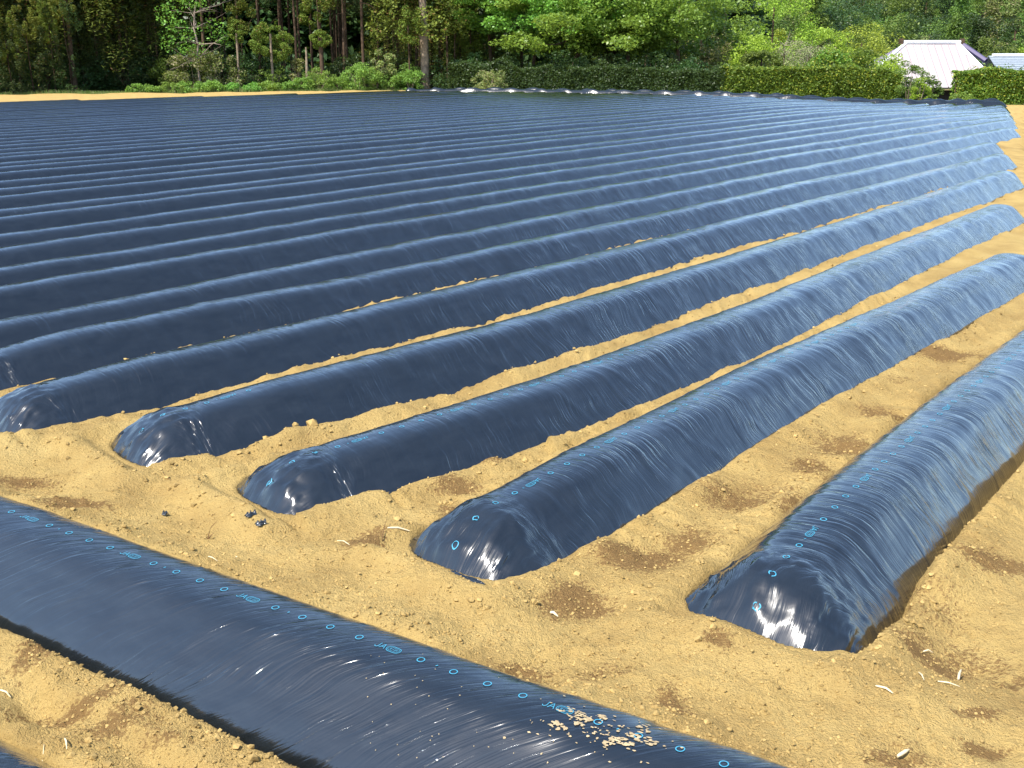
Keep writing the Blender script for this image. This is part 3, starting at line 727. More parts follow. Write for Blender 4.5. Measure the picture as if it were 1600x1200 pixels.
def limbs(pts, n, L, r0, seed, up=.4, z0=.4):
    q = np.random.RandomState(seed); out = []
    for i in range(n):
        j = int(len(pts) * (z0 + (1 - z0) * q.rand() * .95)); j = min(j, len(pts) - 1); p = np.array(pts[j], float)
        a = q.uniform(0, 2 * pi); d = np.array([cos(a), sin(a), up * q.uniform(.3, 1.4)]); l = L * q.uniform(.5, 1)
        P = [p]
        for k in range(4):
            d = d + q.randn(3) * .22; d /= np.linalg.norm(d); P.append(P[-1] + d * l / 4)
        out.append(tube(P, np.linspace(r0, r0 * .2, 5), 5))
    return out
def make_tree(name, trunk_me, crowns, loc):
    root = empty(name, loc)
    obj('trunk', trunk_me, root)
    for me_, z in crowns: obj('crown', me_, root, (0, 0, z))
    return root
def place(proto, used, loc, sc=1.0, rz=None, label=None, cat='tree', group=None, sz=None):
    o = proto if not used.get(proto.name) else copy_tree(proto)
    used[proto.name] = True
    o.location = loc; o.scale = (sc, sc, sz or sc); o.rotation_euler = (0, 0, R.uniform(0, 6.28) if rz is None else rz)
    if 'group' in o: del o['group']
    tag(o, label, cat, group); return o
used = {}
# prototypes
def cedar_proto(seed, h, base, rx, mat_, nl=9000, lsz=.17, asp=.22, tr=.105):
    q = np.random.RandomState(seed); (g, pts) = trunk_geo(h, tr, tr * .4, seed); V, F = join([g] + limbs(pts, 10, rx * .8, .025, seed, .15, base / h * .8))
    tm = mesh_np('trunk', V, F, BARK if tr > .07 else BARKD); hz = (h - base) / 2
    cm = crown_mesh('crown', mat_, seed, rx, hz, 150, nl, lsz, 'column' if seed % 2 else 'cone', 1.5, asp)
    return make_tree('cedar_tree', tm, [(cm, base + hz)], (0, 0, 0))
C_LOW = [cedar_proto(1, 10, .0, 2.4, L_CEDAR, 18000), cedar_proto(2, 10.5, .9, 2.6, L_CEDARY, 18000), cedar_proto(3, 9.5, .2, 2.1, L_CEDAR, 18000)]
C_OVER = [cedar_proto(13, 9.5, 4.3, 4.4, L_CEDAR, 16000, .30, .4, .06), cedar_proto(15, 10, 4.7, 4.0, L_CEDAR, 16000, .30, .4, .06)]
C_HIGH = [cedar_proto(5, 11.5, 4.6, 2.3, L_CEDAR, 8000), cedar_proto(7, 11, 5.2, 2.0, L_CEDAR, 8000)]
G_F = 'cedar trees of the wood on the left'
spots = [(-70, 54), (-25, 53.5), (28, 54.5), (70, 56), (112, 55), (150, 57.5), (190, 58), (232, 60), (-48, 58), (5, 59), (50, 60), (95, 60), (140, 62), (178, 63)]
for i, (px, Y) in enumerate(spots):
    x = far(px, Y); lab = ['dark low hanging cedar at the left photo edge, first in the row', 'dense cedar with foliage down to the ground left of the bare branched tree', 'dark cedar of the left wood standing among others'][0 if i == 1 else 2]
    place(C_LOW[i % 3], used, (x, Y, lz(x, Y)), R.uniform(.85, 1.1), None, 'dark low boughed cedar, %s from the left in the %s rank' % (ORD[i % 9], 'front' if i < 9 else 'second') if i > 1 else ['dark low hanging cedar just outside the left photo edge', 'low hanging cedar at the left photo edge, nearest the bare soil strip'][i], 'tree', G_F + ' with low boughs')
for i, (px, Y) in enumerate([(-95, 54), (-20, 56.2), (50, 57.6), (125, 59), (200, 60), (720, 62)]):
    x = far(px, Y); place(C_OVER[i % 2], used, (x, Y, lz(x, Y)), R.uniform(.95, 1.08), None, 'tall wide cedar whose crown overhangs the edge of the wood above the photo', 'tree', 'overhanging cedars of the wood')
for i, (px, Y) in enumerate([(690, 62), (735, 63), (640, 60.5), (770, 66), (712, 68), (672, 70)]):
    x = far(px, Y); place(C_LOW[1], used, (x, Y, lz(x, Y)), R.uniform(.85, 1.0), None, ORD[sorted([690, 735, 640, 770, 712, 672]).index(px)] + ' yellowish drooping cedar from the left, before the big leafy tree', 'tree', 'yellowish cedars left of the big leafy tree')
spots = []
for px in (198, 262, 318, 350, 372, 405, 440, 462, 469, 503, 520, 537, 543, 568, 590, 606, 622, 650, 700): spots.append((px, 59 + R.uniform(-1.5, 4)))
for i in range(46): spots.append((R.uniform(-60, 760), R.uniform(63, 82)))
for i, (px, Y) in enumerate(spots):
    x = far(px, Y); sc = R.uniform(.8, 1.05)
    place(C_HIGH[i % 2], used, (x, Y, lz(x, Y)), sc * .8, None, 'tall straight cedar with a bare lower trunk in the wood', 'tree', 'bare trunked cedars of the wood', sz=sc)
# closed dark wall of evergreens deeper in the wood
BACK = cedar_proto(11, 11, -.5, 3.4, L_DARK, 9000, .55, .5)
for i in range(54):
    Y = 84 + (i % 3) * 4; px = -140 + i * 24 + R.uniform(-8, 8); x = far(px, Y)
    place(BACK, used, (x, Y, lz(x, Y)), R.uniform(1.0, 1.25), None, 'dark evergreen at the back of the left wood', 'tree', 'evergreens closing the back of the wood')
# single trees at the wood edge
q = np.random.RandomState(3)
(g, pts) = trunk_geo(2.9, .20, .15, 9, .02); V, F = join([g, trunk_geo(1.5, .14, .06, 10)[0]])
def bush_mesh(name, m, seed, rx, rz, nl, size, ncl=40, flat=.8): return crown_mesh(name, m, seed, rx, rz, ncl, nl, size, 'round', flat)
def single(name, px, Y, tm, crown, cz, lab, cat='tree', sc=1):
    x = far(px, Y); root = empty(name, (x, Y, lz(x, Y))); root.scale = (sc,) * 3
    if tm: obj('trunk', tm, root)
    for c in crown: obj('crown', c, root, (0, 0, cz))
    return tag(root, lab, cat)
tm = mesh_np('trunk', *trunk_geo(6, .22, .16, 21, .04)[0], BARKL); single('cedar_tree', 664, 57.6, tm, [crown_mesh('crown', L_CEDARY, 22, 2.4, 2.2, 60, 7000, .15, 'column', 1.3)], 5.0, 'cedar with a thick pale trunk standing right of the trunk rows')
tm = mesh_np('trunk', *trunk_geo(2.6, .07, .05, 23)[0], BARKL); single('young_cedar', 424, 56.5, tm, [bush_mesh('crown', L_CEDARY, 24, .95, .85, 11000, .075)], 2.2, 'small round crowned cedar, yellow green, in front of the trunks', 'tree')
tm = mesh_np('trunk', *trunk_geo(2.6, .12, .09, 25)[0], BARK); single('young_cedar', 502, 57, tm, [bush_mesh('crown', L_CEDARY, 26, .5, .42, 5000, .07)], 2.35, 'stout dark trunk with a small yellow tuft on top', 'tree')
tm = mesh_np('trunk', *trunk_geo(2.0, .10, .035, 27, .02)[0], BARKL); single('broken_snag', 478, 56.2, tm, [], 0, 'pale broken off tree stump pole pointing up before the wood', 'dead tree')
tm = mesh_np('trunk', *trunk_geo(2.6, .06, .05, 28)[0], BARKL); single('young_cedar', 371, 56.6, tm, [bush_mesh('crown', L_CEDARY, 29, .45, .5, 1800, .08)], 2.7, 'slender pale trunk with a green tuft, left of the round cedar', 'tree')
for k, (px, Y, z, r_) in enumerate([(378, 57.5, 3.3, .75), (487, 58.5, 3.4, .55), (500, 58.0, 4.3, .9), (640, 57, 3.0, .8), (710, 59, 3.2, .9), (735, 60, 2.6, .8)]):
    x = far(px, Y); root = empty('young_cedar', (x, Y, lz(x, Y)))
    obj('trunk', mesh_np('trunk', *trunk_geo(z, .04, .03, 40 + k, .05)[0], BARK), root); obj('crown', bush_mesh('crown', L_CEDARY, 50 + k, r_, r_ * 1.1, 2600, .10, 26, 1.2), root, (0, 0, z))
    tag(root, ['slim young cedar with a sunlit head above the slender pale trunk', 'sunlit young cedar tuft above the broken pole', 'taller sunlit young cedar over the stout dark trunk', 'sunlit young cedar left of the thick pale trunk', 'sunlit young cedar a little right of the thick pale trunk', 'lower sunlit young cedar left of the olive bush'][k], 'tree', 'sunlit young cedars at the wood edge')
for k, (px, Y, z, r_, hz) in enumerate([(14, 51.0, 2.3, .42, 1.0), (45, 51.6, 3.2, .5, .9), (80, 52.3, 2.9, .4, .8), (106, 52.6, 3.9, .55, .8), (-20, 50.5, 3, .5, 1.2)]):
    x = far(px, Y); root = empty('young_cedar', (x, Y, lz(x, Y)))
    obj('trunk', mesh_np('trunk', *trunk_geo(z, .025, .02, 140 + k, .1)[0], BARKD), root)
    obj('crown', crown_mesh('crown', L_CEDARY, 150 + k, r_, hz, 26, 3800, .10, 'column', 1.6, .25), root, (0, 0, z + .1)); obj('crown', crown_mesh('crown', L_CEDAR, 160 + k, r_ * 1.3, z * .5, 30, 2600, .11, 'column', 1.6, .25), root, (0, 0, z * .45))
    tag(root, ['young cedar with sunlit hanging sprays at the left photo edge', 'second sunlit young cedar from the left photo edge', 'third sunlit young cedar, slim, left of the dark gap', 'tallest sunlit young cedar of the left corner, beside the dark gap', 'young cedar just outside the left photo edge'][k], 'tree', 'sunlit young cedars in the left corner')
# bare pinkish branches
Y = 56.0; parts = []
(g, pts) = trunk_geo(5.6, .05, .03, 33, .3); parts.append(g); parts += limbs(pts, 20, 3.0, .028, 34, .35, .25); parts += limbs(pts, 40, 1.8, .014, 35, .3, .2)
V, F = join(parts); BRANCH = flat_mat('bleached_branch', (.30, .24, .20), .9, .1, .2, 8)
root = single('bare_tree', 312, Y, None, [], 0, 'leafless tree with bleached spreading branches left of the trunks', 'tree'); obj('trunk', mesh_np('trunk', V, F, BRANCH), root)
obj('crown', bush_mesh('crown', L_BROAD, 36, 1.9, 1.5, 1500, .13, 30), root, (-.2, .2, 3.0))
# bushes and weeds before the wood
def bush(px, Y, m, rx, rz, nl, size, lab, name='bush', cat='bush', group=None, seed=None, lift=.8):
    x = far(px, Y); root = empty(name, (x, Y, lz(x, Y)))
    sd = seed or int(px * 7 + Y)
    q = np.random.RandomState(sd); st = []
    for k in range(5):
        a = q.uniform(0, 6.28); st.append(tube([(0, 0, -.1), (cos(a) * rx * .25, sin(a) * rx * .25, rz * .6), (cos(a) * rx * .5, sin(a) * rx * .5, rz * 1.3)], [.02, .014, .006], 4))
    obj('stems', mesh_np('stems', *join(st), BARKL), root)
    obj('foliage', bush_mesh('foliage', m, sd, rx, rz, nl, size), root, (0, 0, rz * lift))
    return tag(root, lab, cat, group)
bush(300, 56.2, L_BAMBOO, 1.3, 1.05, 5000, .11, 'tall pale bamboo grass clump under the bare branches', 'bamboo_grass', 'bamboo grass')
bush(345, 56.6, L_BAMBOO, 1.1, .9, 4000, .11, 'bamboo grass clump left of the slender pale trunk', 'bamboo_grass', 'bamboo grass')
bush(262, 57.0, L_MID, .9, .8, 2500, .10, 'dull green bush left of the bamboo grass', 'bush')
bush(462, 56.6, L_OLIVE, .5, .85, 2600, .09, 'pale leaved shrub left of the broken pole', 'bush')
bush(492, 56.8, L_OLIVE, .5, .6, 2000, .09, 'pale leaved shrub right of the broken pole', 'bush')
bush(596, 56.8, L_OLIVE, .75, 1.05, 4200, .10, 'tall creamy leaved shrub between dark trunks', 'bush')
bush(425, 56.9, L_MID, .8, .6, 2500, .09, 'dark green shrub below the round crowned cedar', 'bush')
bush(635, 57.4, L_MID, .7, .7, 2500, .09, 'low green shrub left of the thick pale trunk', 'bush')
bush(763, 53.6, L_OLIVE, .78, .62, 4000, .07, 'domed olive bush behind the white glinting ridge', 'bush')
bush(195, 57.5, L_DARK, 1.5, .9, 3500, .11, 'dark undergrowth bush beneath the left cedars', 'bush', group=None)
bush(60, 55.5, L_DARK, 1.6, .8, 3500, .11, 'dark undergrowth bush near the left photo edge', 'bush')
bush(125, 56.5, L_DARK, 1.6, .8, 3500, .11, 'dark undergrowth bush in the middle of the left shade', 'bush')
for px_, Y_ in ((392, 57.8), (330, 58.5), (250, 59), (440, 59.5), (610, 59.5)):
    bush(px_, Y_, L_DARK, 1.5, 1.0, 3500, .10, {392: 'dark undergrowth behind the slender pale trunk', 330: 'dark undergrowth behind the bamboo grass', 250: 'dark undergrowth left of the bamboo grass', 440: 'dark undergrowth behind the round crowned cedar', 610: 'dark undergrowth behind the tall creamy shrub'}[px_], 'bush')
bush(545, 58.5, L_DARK, 1.5, .9, 3500, .10, 'dark undergrowth bush behind the bright weeds', 'bush')
bush(720, 57.5, L_DARK, 1.6, .9, 3500, .10, 'dark undergrowth bush right of the thick pale trunk', 'bush')
for k, (px, rx, rz) in enumerate([(418, .45, .28), (450, .35, .22), (497, .7, .42), (470, .4, .3), (528, .45, .3), (560, .8, .52), (585, .5, .45), (612, .6, .36), (640, .55, .42), (392, .4, .25), (358, .35, .25), (330, .5, .3), (290, .5, .3), (262, .5, .26), (232, .45, .2), (208, .35, .25)]):
    Y = np.interp(far(px, 54), EDGEX, EDGEY) + .3; rx *= 1.25; rz *= 1.3 if px > 430 else .95
    bush(px, Y, L_WEED, rx, rz, int(2600 * rx / .5), .075, ORD[sorted([418, 450, 497, 470, 528, 560, 585, 612, 640, 392, 358, 330, 290, 262, 232, 208]).index(px)] + ' bright green weed clump from the left, at the foot of the wood', 'weed_clump', 'weeds', 'weed clumps along the wood edge')
def grass_strip(pts, n, hgt, wd, m, name, lab):
    q = np.random.RandomState(4); t = q.rand(n); P = np.array(pts, float)
    s = np.linspace(0, 1, len(P)); x = np.interp(t, s, P[:, 0]); y = np.interp(t, s, P[:, 1]) + q.uniform(-wd, wd, n)
    z = top_z(x, y)
    h = hgt * q.uniform(.4, 1.2, n) * (.6 + .6 * (fbm(x * .8, y * .8, 5, 2) + .5)); a = q.uniform(0, pi, n); b = .012
    dx, dy = np.cos(a) * b, np.sin(a) * b; lx_, ly_ = q.randn(n) * .08 * h / .2, q.randn(n) * .05
    V = np.stack([np.stack([x - dx, y - dy, z - .1], 1), np.stack([x + dx, y + dy, z - .1], 1), np.stack([x + lx_, y + ly_, z + np.abs(h)], 1)], 1).reshape(-1, 3)
    F = np.arange(3 * n).reshape(n, 3)
    tag(obj(name, mesh_np(name, V, F, m, False)), lab, 'grass', kind='stuff')
grass_strip([(-30, 47.6), (-21.2, 51.4), (-12, 54.5), (-4.8, 56.7)], 26000, .22, .7, GRASS, 'verge_grass', 'short mixed grass along the foot of the wood')
grass_strip([(-4, 52.6), (0, 52.2), (8, 47.9), (14, 46.9), (20, 46.3)], 16000, .12, .35, GRASS, 'field_edge_grass', 'thin grass line between the far ridge and the hedge')

# the big leafy tree
q = np.random.RandomState(77); Y0 = 58.6; X0 = far(952, Y0)
root = empty('leafy_tree', (X0, Y0, lz(X0, Y0)))
(g, pts) = trunk_geo(9, .24, .10, 78, .06, 12, 12); parts = [g]; tips = []
for i in range(52):
    a = q.uniform(0, 2 * pi) if i % 2 else q.uniform(pi, 2 * pi); zz = q.uniform(1.5, 9.5) if i % 3 else q.uniform(1.3, 4.2); l = q.uniform(3.4, 6.6) * (1 - max(0, zz - 5) / 9)
    if sin(a) > .5: l *= .7
    P = [np.array([0, 0, zz * .82])]; d = np.array([cos(a), sin(a), .22])
    for k in range(6):
        d = d + q.randn(3) * .16; d[2] = d[2] * .8 + (.04 if k < 3 else -.05); d /= np.linalg.norm(d); P.append(P[-1] + d * l / 6)
        if k >= 1: tips.append((P[-1], .55 + .5 * q.rand()))
    parts.append(tube(P, np.linspace(.10, .015, 7), 6))
obj('trunk', mesh_np('trunk', *join(parts), BARK), root)
cen = []; rad = []
for (p, r_) in tips:
    for k in range(3):
        cen.append(p + q.randn(3) * (.55, .55, .22)); rad.append(r_ * q.uniform(.5, .95))
rad = np.array(rad); cnt = (80000 * rad ** 2 / (rad ** 2).sum()).astype(int) + 4
P = clump_points(cen, rad, cnt, q, .42, .3); V, F = leaves(P, .17, q, .7, .6, .25)
obj('crown', mesh_np('crown', V, F, L_BROAD, False), root); tag(root, 'big bright leafy tree with layered boughs behind the hedge, centre', 'tree')
tmf = mesh_np('trunk', *trunk_geo(6, .10, .06, 80, .1)[0], BARK)
for k, (px, Y, rx, rz, cz) in enumerate([(835, 57.2, 2.6, 1.6, 4.1), (905, 56.0, 2.6, 1.5, 3.7), (985, 54.8, 2.7, 1.5, 3.8), (1065, 53.6, 2.4, 1.4, 3.6), (765, 58.6, 2.2, 1.7, 4.4)]):
    x = far(px, Y); rt = empty('leafy_tree', (x, Y + 1.2, lz(x, Y))); o = obj('trunk', tmf, rt); o.scale = (1, 1, .7)
    obj('crown', crown_mesh('crown', L_BROAD, 300 + k, rx, rz, 60, 9000, .15, 'round', .5), rt, (0, -1.2, cz))
    tag(rt, ['bright leafy young tree leaning over the hedge, second from the left', 'bright leafy young tree leaning over the hedge, left of the big tree', 'bright leafy young tree leaning over the hedge before the big tree', 'bright leafy young tree leaning over the hedge, right of the big tree', 'leafy young tree leaning over the left end of the dark hedge'][k], 'tree')
tm2 = mesh_np('trunk', *trunk_geo(7, .16, .08, 79)[0], BARK)
for px, Y, m, rx, rz, cz, lab in [(815, 64, L_BROAD, 3.0, 4.2, 6.0, 'leafy tree in the shade left of the big bright tree'), (770, 68, L_DARK, 3.0, 4.0, 5.0, 'dark tree filling the gap behind the olive bush'),
    (1095, 63, L_OLIVE, 1.5, 1.3, 1.75, 'feathery pale green shrub tree at the right foot of the big tree'), (1130, 70, L_DARK, 2.2, 3.2, 3.6, 'dark narrow tree between the big tree and the lime shrubs'), (900, 70, L_DARK, 3.6, 3.8, 4.2, 'dark tree behind the big leafy tree, left'), (1010, 71, L_DARK, 3.6, 3.8, 4.2, 'dark tree behind the big leafy tree, right'),
    (1165, 66, L_LIME, 1.7, 1.5, 1.4, 'lime green shrub at the left of the budding trees'), (1205, 74, L_LIME, 2.6, 3.0, 3.3, 'tall lime green tree above the hedge, right of centre'), (1225, 66, L_TWIGGY, 1.6, 1.4, 1.2, 'grey budding tree with few leaves behind the hedge'),
    (1265, 68, L_TWIGGY, 1.7, 1.4, .9, 'brownish twiggy tree right of the grey budding one'), (1190, 62, L_MID, 1.1, .9, 1.0, 'green shrub just behind the hedge under the lime tree'), (1275, 76, L_LIME, 2.2, 1.9, 1.6, 'yellow green tree in the middle of the garden behind the hedge'), (1345, 78, L_LIME, 2.8, 2.2, 1.2, 'broad yellow green tree left of the pink roof'),
    (1330, 60, L_HEDGE, 1.5, .95, .95, 'golden leaved shrub mound rising over the hedge'), (1378, 70, L_LIME, 1.6, 1.4, .2, 'sunlit shrub tree touching the left hip of the pink roof'), (1300, 58, L_HEDGE, 1.2, .8, .9, 'smaller golden shrub mound behind the hedge')]:
    c = crown_mesh('crown', m, int(px), rx, rz, 70, 9000 if rx > 2 else 6000, .13 if m is not L_TWIGGY else .07, 'round', .7)
    x = far(px, Y); rt = empty('tree', (x, Y, lz(x, Y))); obj('trunk', tm2, rt).scale = (.6, .6, min(1, max(.3, (cz + rz * .5 - lz(x, Y)) / 7))); obj('crown', c, rt, (0, 0, cz - lz(x, Y))); tag(rt, lab, 'tree')
    if m is L_TWIGGY:
        (g, pts) = trunk_geo(cz + rz + 2.0, .06, .02, int(px), .1); obj('branches', mesh_np('branches', *join([g] + limbs(pts, 40, 1.5, .02, int(px), .8, .3)), BRANCH), rt)

# hedges: clipped box of leaves over a frame of stems
def hedge(pts, top, n, m, lab, seed, depth=.5):
    q = np.random.RandomState(seed); P = np.array(pts, float); L = np.concatenate([[0], np.cumsum(np.hypot(*np.diff(P[:, :2], axis=0).T))])
    t = q.rand(n) * L[-1]; x = np.interp(t, L, P[:, 0]); y = np.interp(t, L, P[:, 1]); g = land_z(x, y) ; g = np.maximum(g, -.5)
    lump = (.34 if seed == 61 else .14) * fbm(t * .8, t * 0, seed, 3); tz = np.interp(t, L, top) + lump + .05 * fbm(t * 4, t * 0, seed + 1, 2)
    u = q.rand(n); side = np.where(u < .62, -1, np.where(u < .72, 1, 0))
    h = q.rand(n); z = np.where(side == 0, tz + q.randn(n) * .03, g + (tz - g) * h)
    bulge = .17 * fbm(t * 1.5, z * 1.6, seed + 2, 3)
    off = np.where(side == 0, q.uniform(-depth, depth, n), side * (depth + bulge + np.abs(q.randn(n)) * -.07))
    inn = q.rand(n) < .3; off = np.where(inn, q.uniform(-.8, .8, n) * depth, off); z = np.where(inn & (side == 0), g + (tz - g) * h, z)
    spr = (q.rand(n) < .10) & ~inn; z = np.where(spr & (side == 0), z + q.rand(n) * .22 * (.5 + fbm(t * 3, t * 0, seed + 9, 2)), z); off = np.where(spr & (side != 0), off * (1 + .35 * q.rand(n)), off)
    C = np.stack([x, y + off, z], 1); V, F = leaves(C, np.where(inn, .16, .085), q, .2, .6)
    root = empty('hedge', (P[0, 0], P[0, 1], 0)); V[:, 0] -= P[0, 0]; V[:, 1] -= P[0, 1]
    obj('foliage', mesh_np('foliage', V, F, m, False), root)
    core = []
    for i in range(int(L[-1] / .35)):
        s = i * .35 + q.uniform(-.1, .1); xx = np.interp(s, L, P[:, 0]) - P[0, 0]; yy = np.interp(s, L, P[:, 1]) - P[0, 1]; tt = np.interp(s, L, top)
        core.append(tube([(xx, yy, -.6), (xx + q.uniform(-.05, .05), yy + q.uniform(-.1, .1), tt * .5), (xx + q.uniform(-.1, .1), yy, tt - .1)], [.03, .02, .01], 5))
    obj('stems', mesh_np('stems', *join(core), BARK), root)
    return tag(root, lab, 'hedge')
hedge([(far(700, 56), 56), (far(800, 54.6), 54.6), (far(1000, 51), 51), (far(1130, 49), 49)], [1.1, 1.15, 1.12, 1.1], 60000, L_DARK, 'dark shaded stretch of hedge under the big leafy tree', 61)  # same hedge; the tree's shade is put into the colour by darker leaves
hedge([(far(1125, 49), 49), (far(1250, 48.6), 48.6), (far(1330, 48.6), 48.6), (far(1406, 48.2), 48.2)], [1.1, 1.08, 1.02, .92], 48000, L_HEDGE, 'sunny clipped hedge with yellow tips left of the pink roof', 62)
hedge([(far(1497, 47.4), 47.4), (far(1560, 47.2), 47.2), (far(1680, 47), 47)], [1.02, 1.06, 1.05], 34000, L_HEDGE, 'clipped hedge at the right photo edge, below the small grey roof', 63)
bush(1424, 47.8, L_MID, .80, .98, 8000, .06, 'grey green bush at the right end of the sunny hedge', 'bush'); bush(1443, 47.1, L_LIME, .42, .60, 3600, .05, 'bright yellow green bush in front of the pink roof', 'bush', lift=.9); bush(1457, 48.0, L_MID, .5, .62, 4000, .06, 'round green bush before the dark wall of the house', 'bush')
for k, (px, Y, rx, rz) in enumerate([(740, 57.6, 1.2, .9), (810, 56.8, 1.3, .85), (880, 55.4, 1.2, 1.0), (950, 54.2, 1.4, .85), (1020, 53.0, 1.2, 1.0), (1085, 52.2, 1.2, .85)]):
    bush(px, Y, L_DARK, rx, rz, 5000, .10, ORD[k] + ' dark bush from the left behind the shaded hedge', 'bush', group='dark bushes behind the shaded hedge')
bush(1510, 46.5, L_WEED, .4, .3, 1600, .06, 'fresh green weed clump at the left foot of the right hedge', 'weed_clump', 'weeds')

# ------------------------------------------------------------------ houses
def box(x0, x1, y0, y1, z0, z1):
    V = np.array([(x, y, z) for z in (z0, z1) for y in (y0, y1) for x in (x0, x1)], float)
    F = np.array([(0, 2, 3, 1), (4, 5, 7, 6), (0, 1, 5, 4), (2, 6, 7, 3), (0, 4, 6, 2), (1, 3, 7, 5)]); return V, F
def slab(poly, th):                                 # thick sheet from a planar polygon (4 points)
    p = np.array(poly, float); n = np.cross(p[1] - p[0], p[2] - p[0]); n /= np.linalg.norm(n); n *= np.sign(n[2]) or 1
    V = np.concatenate([p, p - n * th]); k = len(p)
    return V, np.array([(0, 1, 2, 3), (7, 6, 5, 4), (0, 4, 5, 1), (1, 5, 6, 2), (2, 6, 7, 3), (3, 7, 4, 0)])
PINK = flat_mat('pink_tin', (.44, .385, .39), .55, .3, .06, .8); PINK2 = flat_mat('pale_tin', (.48, .44, .43), .55, .3, .06, .8)
WHT = flat_mat('white_capping', (.85, .85, .88), .4, .5); DKW = flat_mat('dark_timber_wall', (.05, .035, .025), .8, .2, .3, 3); GREY = flat_mat('grey_tiles', (.27, .31, .35), .5, .4, .12, 5); WALL = flat_mat('pale_wall', (.5, .5, .48), .8)
HY0 = 72.0; ex0, ex1 = far(1338, HY0), far(1568, HY0); ez = farz(135, HY0)
RYd = 3.3; ry = HY0 + RYd; rx0, rx1 = far(1414, ry), far(1494, ry); rz_ = farz(69, ry); gz = lz((ex0 + ex1) / 2, HY0 + 2)
hs = empty('house', ((ex0 + ex1) / 2, HY0 + RYd, gz)); cx, cy, cz = hs.location
def loc(a): return np.array(a, float) - np.array([cx, cy, cz])
V, F = box(ex0 + .7, ex1 - .7, HY0 + .8, HY0 + 2 * RYd - .8, gz - 1, ez + .1); obj('wall', mesh_np('wall', V - (cx, cy, cz), F, DKW, False), hs)
roof = obj('roof', None, hs) if False else None
xs = np.linspace(ex0, ex1, 21)
def tophit(x):                                      # the height where the front slope meets its hips, 0..1
    if x < rx0: return (x - ex0) / (rx0 - ex0)
    if x > rx1: return (ex1 - x) / (ex1 - rx1)
    return 1.0
for i in range(20):
    a, b = xs[i] + .02, xs[i + 1] - .02
    ta, tb = tophit(a), tophit(b)
    pts_ = [(a, HY0, ez), (b, HY0, ez), (b, HY0 + RYd * tb, ez + (rz_ - ez) * tb), (a, HY0 + RYd * ta, ez + (rz_ - ez) * ta)]
    if max(ta, tb) < .05: continue
    V, F = slab([loc(p) for p in pts_], .05)
    o = obj('roof_panel', mesh_np('roof_panel', V, F, PINK if i >= 13 or i % 4 == 0 else PINK2, False), hs)
seams = []
for i in range(21):
    a = xs[i]; ta = tophit(a)
    if ta < .05: continue
    seams.append(tube([loc((a, HY0, ez + .03)), loc((a, HY0 + RYd * ta, ez + .03 + (rz_ - ez) * ta))], .03, 4))
SEAM = flat_mat('seam_metal', (.34, .28, .29), .5, .5)
o = obj('roof_seams', mesh_np('roof_seams', *join(seams), SEAM, False), hs); o['kind'] = 'stuff'
by = HY0 + 2 * RYd
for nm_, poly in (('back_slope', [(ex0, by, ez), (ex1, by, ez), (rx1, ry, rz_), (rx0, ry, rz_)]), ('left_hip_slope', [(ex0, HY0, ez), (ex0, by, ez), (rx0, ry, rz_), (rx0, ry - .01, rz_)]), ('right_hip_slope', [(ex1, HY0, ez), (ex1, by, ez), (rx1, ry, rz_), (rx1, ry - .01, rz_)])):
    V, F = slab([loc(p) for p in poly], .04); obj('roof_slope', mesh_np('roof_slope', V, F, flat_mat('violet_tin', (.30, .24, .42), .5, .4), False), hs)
for a, b, r_ in (((rx0 - .25, ry, rz_ + .10), (rx1 + .25, ry, rz_ + .10), .13), ((rx0, ry, rz_ + .03), (ex0, HY0, ez + .05), .10), ((rx1, ry, rz_ + .03), (ex1, HY0, ez + .05), .14)):
    V, F = tube([loc(a), loc(b)], r_, 6); obj('ridge_cap', mesh_np('ridge_cap', V, F, WHT, False), hs)
V, F = tube([loc((rx1 + .25, ry + .05, rz_ + .02)), loc((rx1 + 1.35, HY0 + RYd * .55, rz_ - (rz_ - ez) * .40))], .16, 6); obj('cap_shade_side', mesh_np('cap_shade_side', V, F, flat_mat('violet_cap_shade', (.10, .08, .16), .5, .4), False), hs)  # shaded side of the hip cap, painted as a dark violet tube
for xx in (rx0 - .3, rx1 + .3):
    V, F = box(xx - .1, xx + .1, ry - .2, ry + .2, rz_ - .02, rz_ + .32); obj('ridge_end_tile', mesh_np('ridge_end_tile', V - (cx, cy, cz), F, BARK, False), hs)
V, F = box(ex0, ex1, HY0 + .05, HY0 + .13, ez - .16, ez - .055); obj('eave_board', mesh_np('eave_board', V - (cx, cy, cz), F, flat_mat('eave_timber', (.32, .26, .12), .7), False), hs)
tag(hs, 'farmhouse with a large pinkish white hipped metal roof behind the hedge', 'house')
# small grey roofed house at the right edge
Y1 = 84.0; a0, a1 = far(1568, Y1), far(1760, Y1); z1, z0 = farz(87, Y1), farz(117, Y1); g1 = lz(a0 + 3, Y1)
h2 = empty('house', (a0, Y1, g1))
V, F = box(a0 + .3, a1 - .3, Y1 + .4, Y1 + 5, g1 - 1, z0 + .05); obj('wall', mesh_np('wall', V - (a0, Y1, g1), F, WALL, False), h2)
for k in range(9):                                   # courses of tiles, each a step proud of the next
    t0, t1 = k / 9, (k + 1) / 9
    V, F = slab([(a0, Y1 + 2.6 * t0, z0 + (z1 - z0) * t0 + .03), (a1, Y1 + 2.6 * t0, z0 + (z1 - z0) * t0 + .03), (a1, Y1 + 2.6 * t1, z0 + (z1 - z0) * t1), (a0, Y1 + 2.6 * t1, z0 + (z1 - z0) * t1)], .04)
    obj('tile_course', mesh_np('tile_course', V - (a0, Y1, g1), F, GREY, False), h2)
V, F = slab([(a0, Y1 + 5.3, z0), (a1, Y1 + 5.3, z0), (a1, Y1 + 2.6, z1), (a0, Y1 + 2.6, z1)], .05); obj('roof_slope', mesh_np('roof_slope', V - (a0, Y1, g1), F, GREY, False), h2)
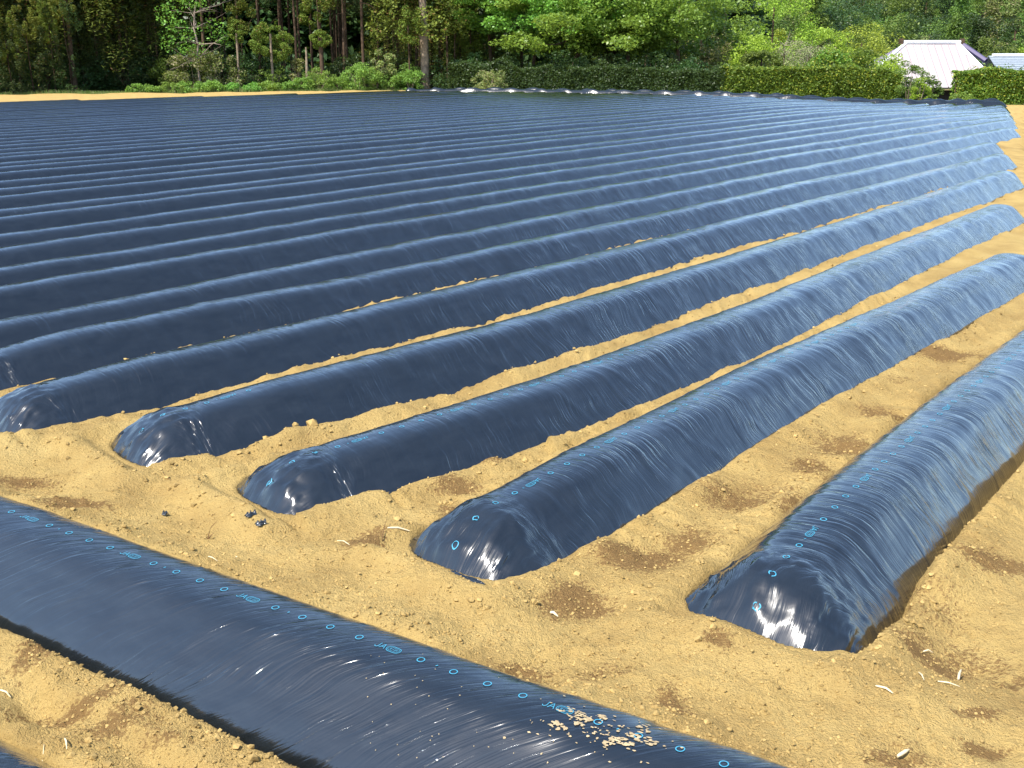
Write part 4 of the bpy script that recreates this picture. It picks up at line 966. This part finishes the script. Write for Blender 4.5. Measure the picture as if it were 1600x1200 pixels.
V, F = box(a0 + .3, a1, Y1 + 2.45, Y1 + 2.75, z1 - .02, z1 + .16); obj('ridge_cap', mesh_np('ridge_cap', V - (a0, Y1, g1), F, WHT, False), h2)
tag(h2, 'small house with a pale grey tiled roof cut by the right photo edge', 'house')

# ------------------------------------------------------------------ the wooded hill on the right
def hill_tree(name, m, seed, rx, rz, kind, nl=5000, size=.26):
    c = crown_mesh('crown', m, seed, rx, rz, 60, nl, size, kind, .75)
    t_ = mesh_np('trunk', *trunk_geo(rz * 1.2, .2, .08, seed)[0], BARK)
    return make_tree(name, t_, [(c, rz * 1.05)], (0, 0, 0))
HT = [hill_tree('hill_tree', L_MID, 101, 3.2, 3.6, 'round'), hill_tree('hill_tree', L_DARK, 102, 3.0, 3.8, 'round'), hill_tree('hill_tree', L_OLIVE, 103, 2.6, 4.2, 'cone'), hill_tree('hill_tree', L_DARK, 104, 3.8, 3.2, 'round'), hill_tree('bamboo_thicket', L_LIME, 105, 2.4, 3.4, 'cone'), hill_tree('hill_tree', L_MID, 106, 2.8, 4.6, 'cone')]
LAB = ['round mid green tree on the wooded hill', 'dark evergreen tree on the wooded hill', 'olive pointed tree on the wooded hill', 'broad dark tree on the wooded hill', 'light green plumed thicket at the foot of the hill', 'pointed green tree on the wooded hill']
k = 0
for row, (Y, stepx) in enumerate([(98, 62), (108, 52), (120, 46), (134, 42), (150, 38), (170, 34), (195, 30)]):
    px = 1090 + R.uniform(0, 30)
    while px < 1680:
        yy = Y + R.uniform(-4, 4); x = far(px, yy); z = lz(x, yy)
        if row <= 1: j = R.choice([2, 4, 4, 0, 5]) if px < 1370 or px > 1540 else R.choice([1, 5, 2])
        elif px < 1290: j = R.choice([2, 5, 0, 4])
        elif px < 1480: j = R.choice([1, 3, 1, 3, 0])
        else: j = R.choice([0, 2, 5, 0, 1])
        top = {0: 40, 1: 22}.get(row, None)
        sc = R.uniform(.75, 1.05)
        if row == 0: sc *= .62
        if row == 1: sc *= .8
        hl = LAB[j].replace(' on the wooded hill', '').replace(' at the foot of the hill', '') + (', hill left of the pink roof' if px < 1400 else ', hill above the pink roof' if px < 1510 else ', hill right of the pink roof') + (', low ranks' if row < 2 else ', middle' if row < 4 else ', high up')
        place(HT[j], used, (x, yy, z), sc, None, hl, 'tree' if j != 4 else 'bamboo', hl)
        px += stepx * R.uniform(.7, 1.2)
for p_ in C_OVER + C_LOW + C_HIGH + HT + [BACK]:
    if not used.get(p_.name): 
        for c_ in list(p_.children): bpy.data.objects.remove(c_)
        bpy.data.objects.remove(p_)
print('objects', len(bpy.data.objects))
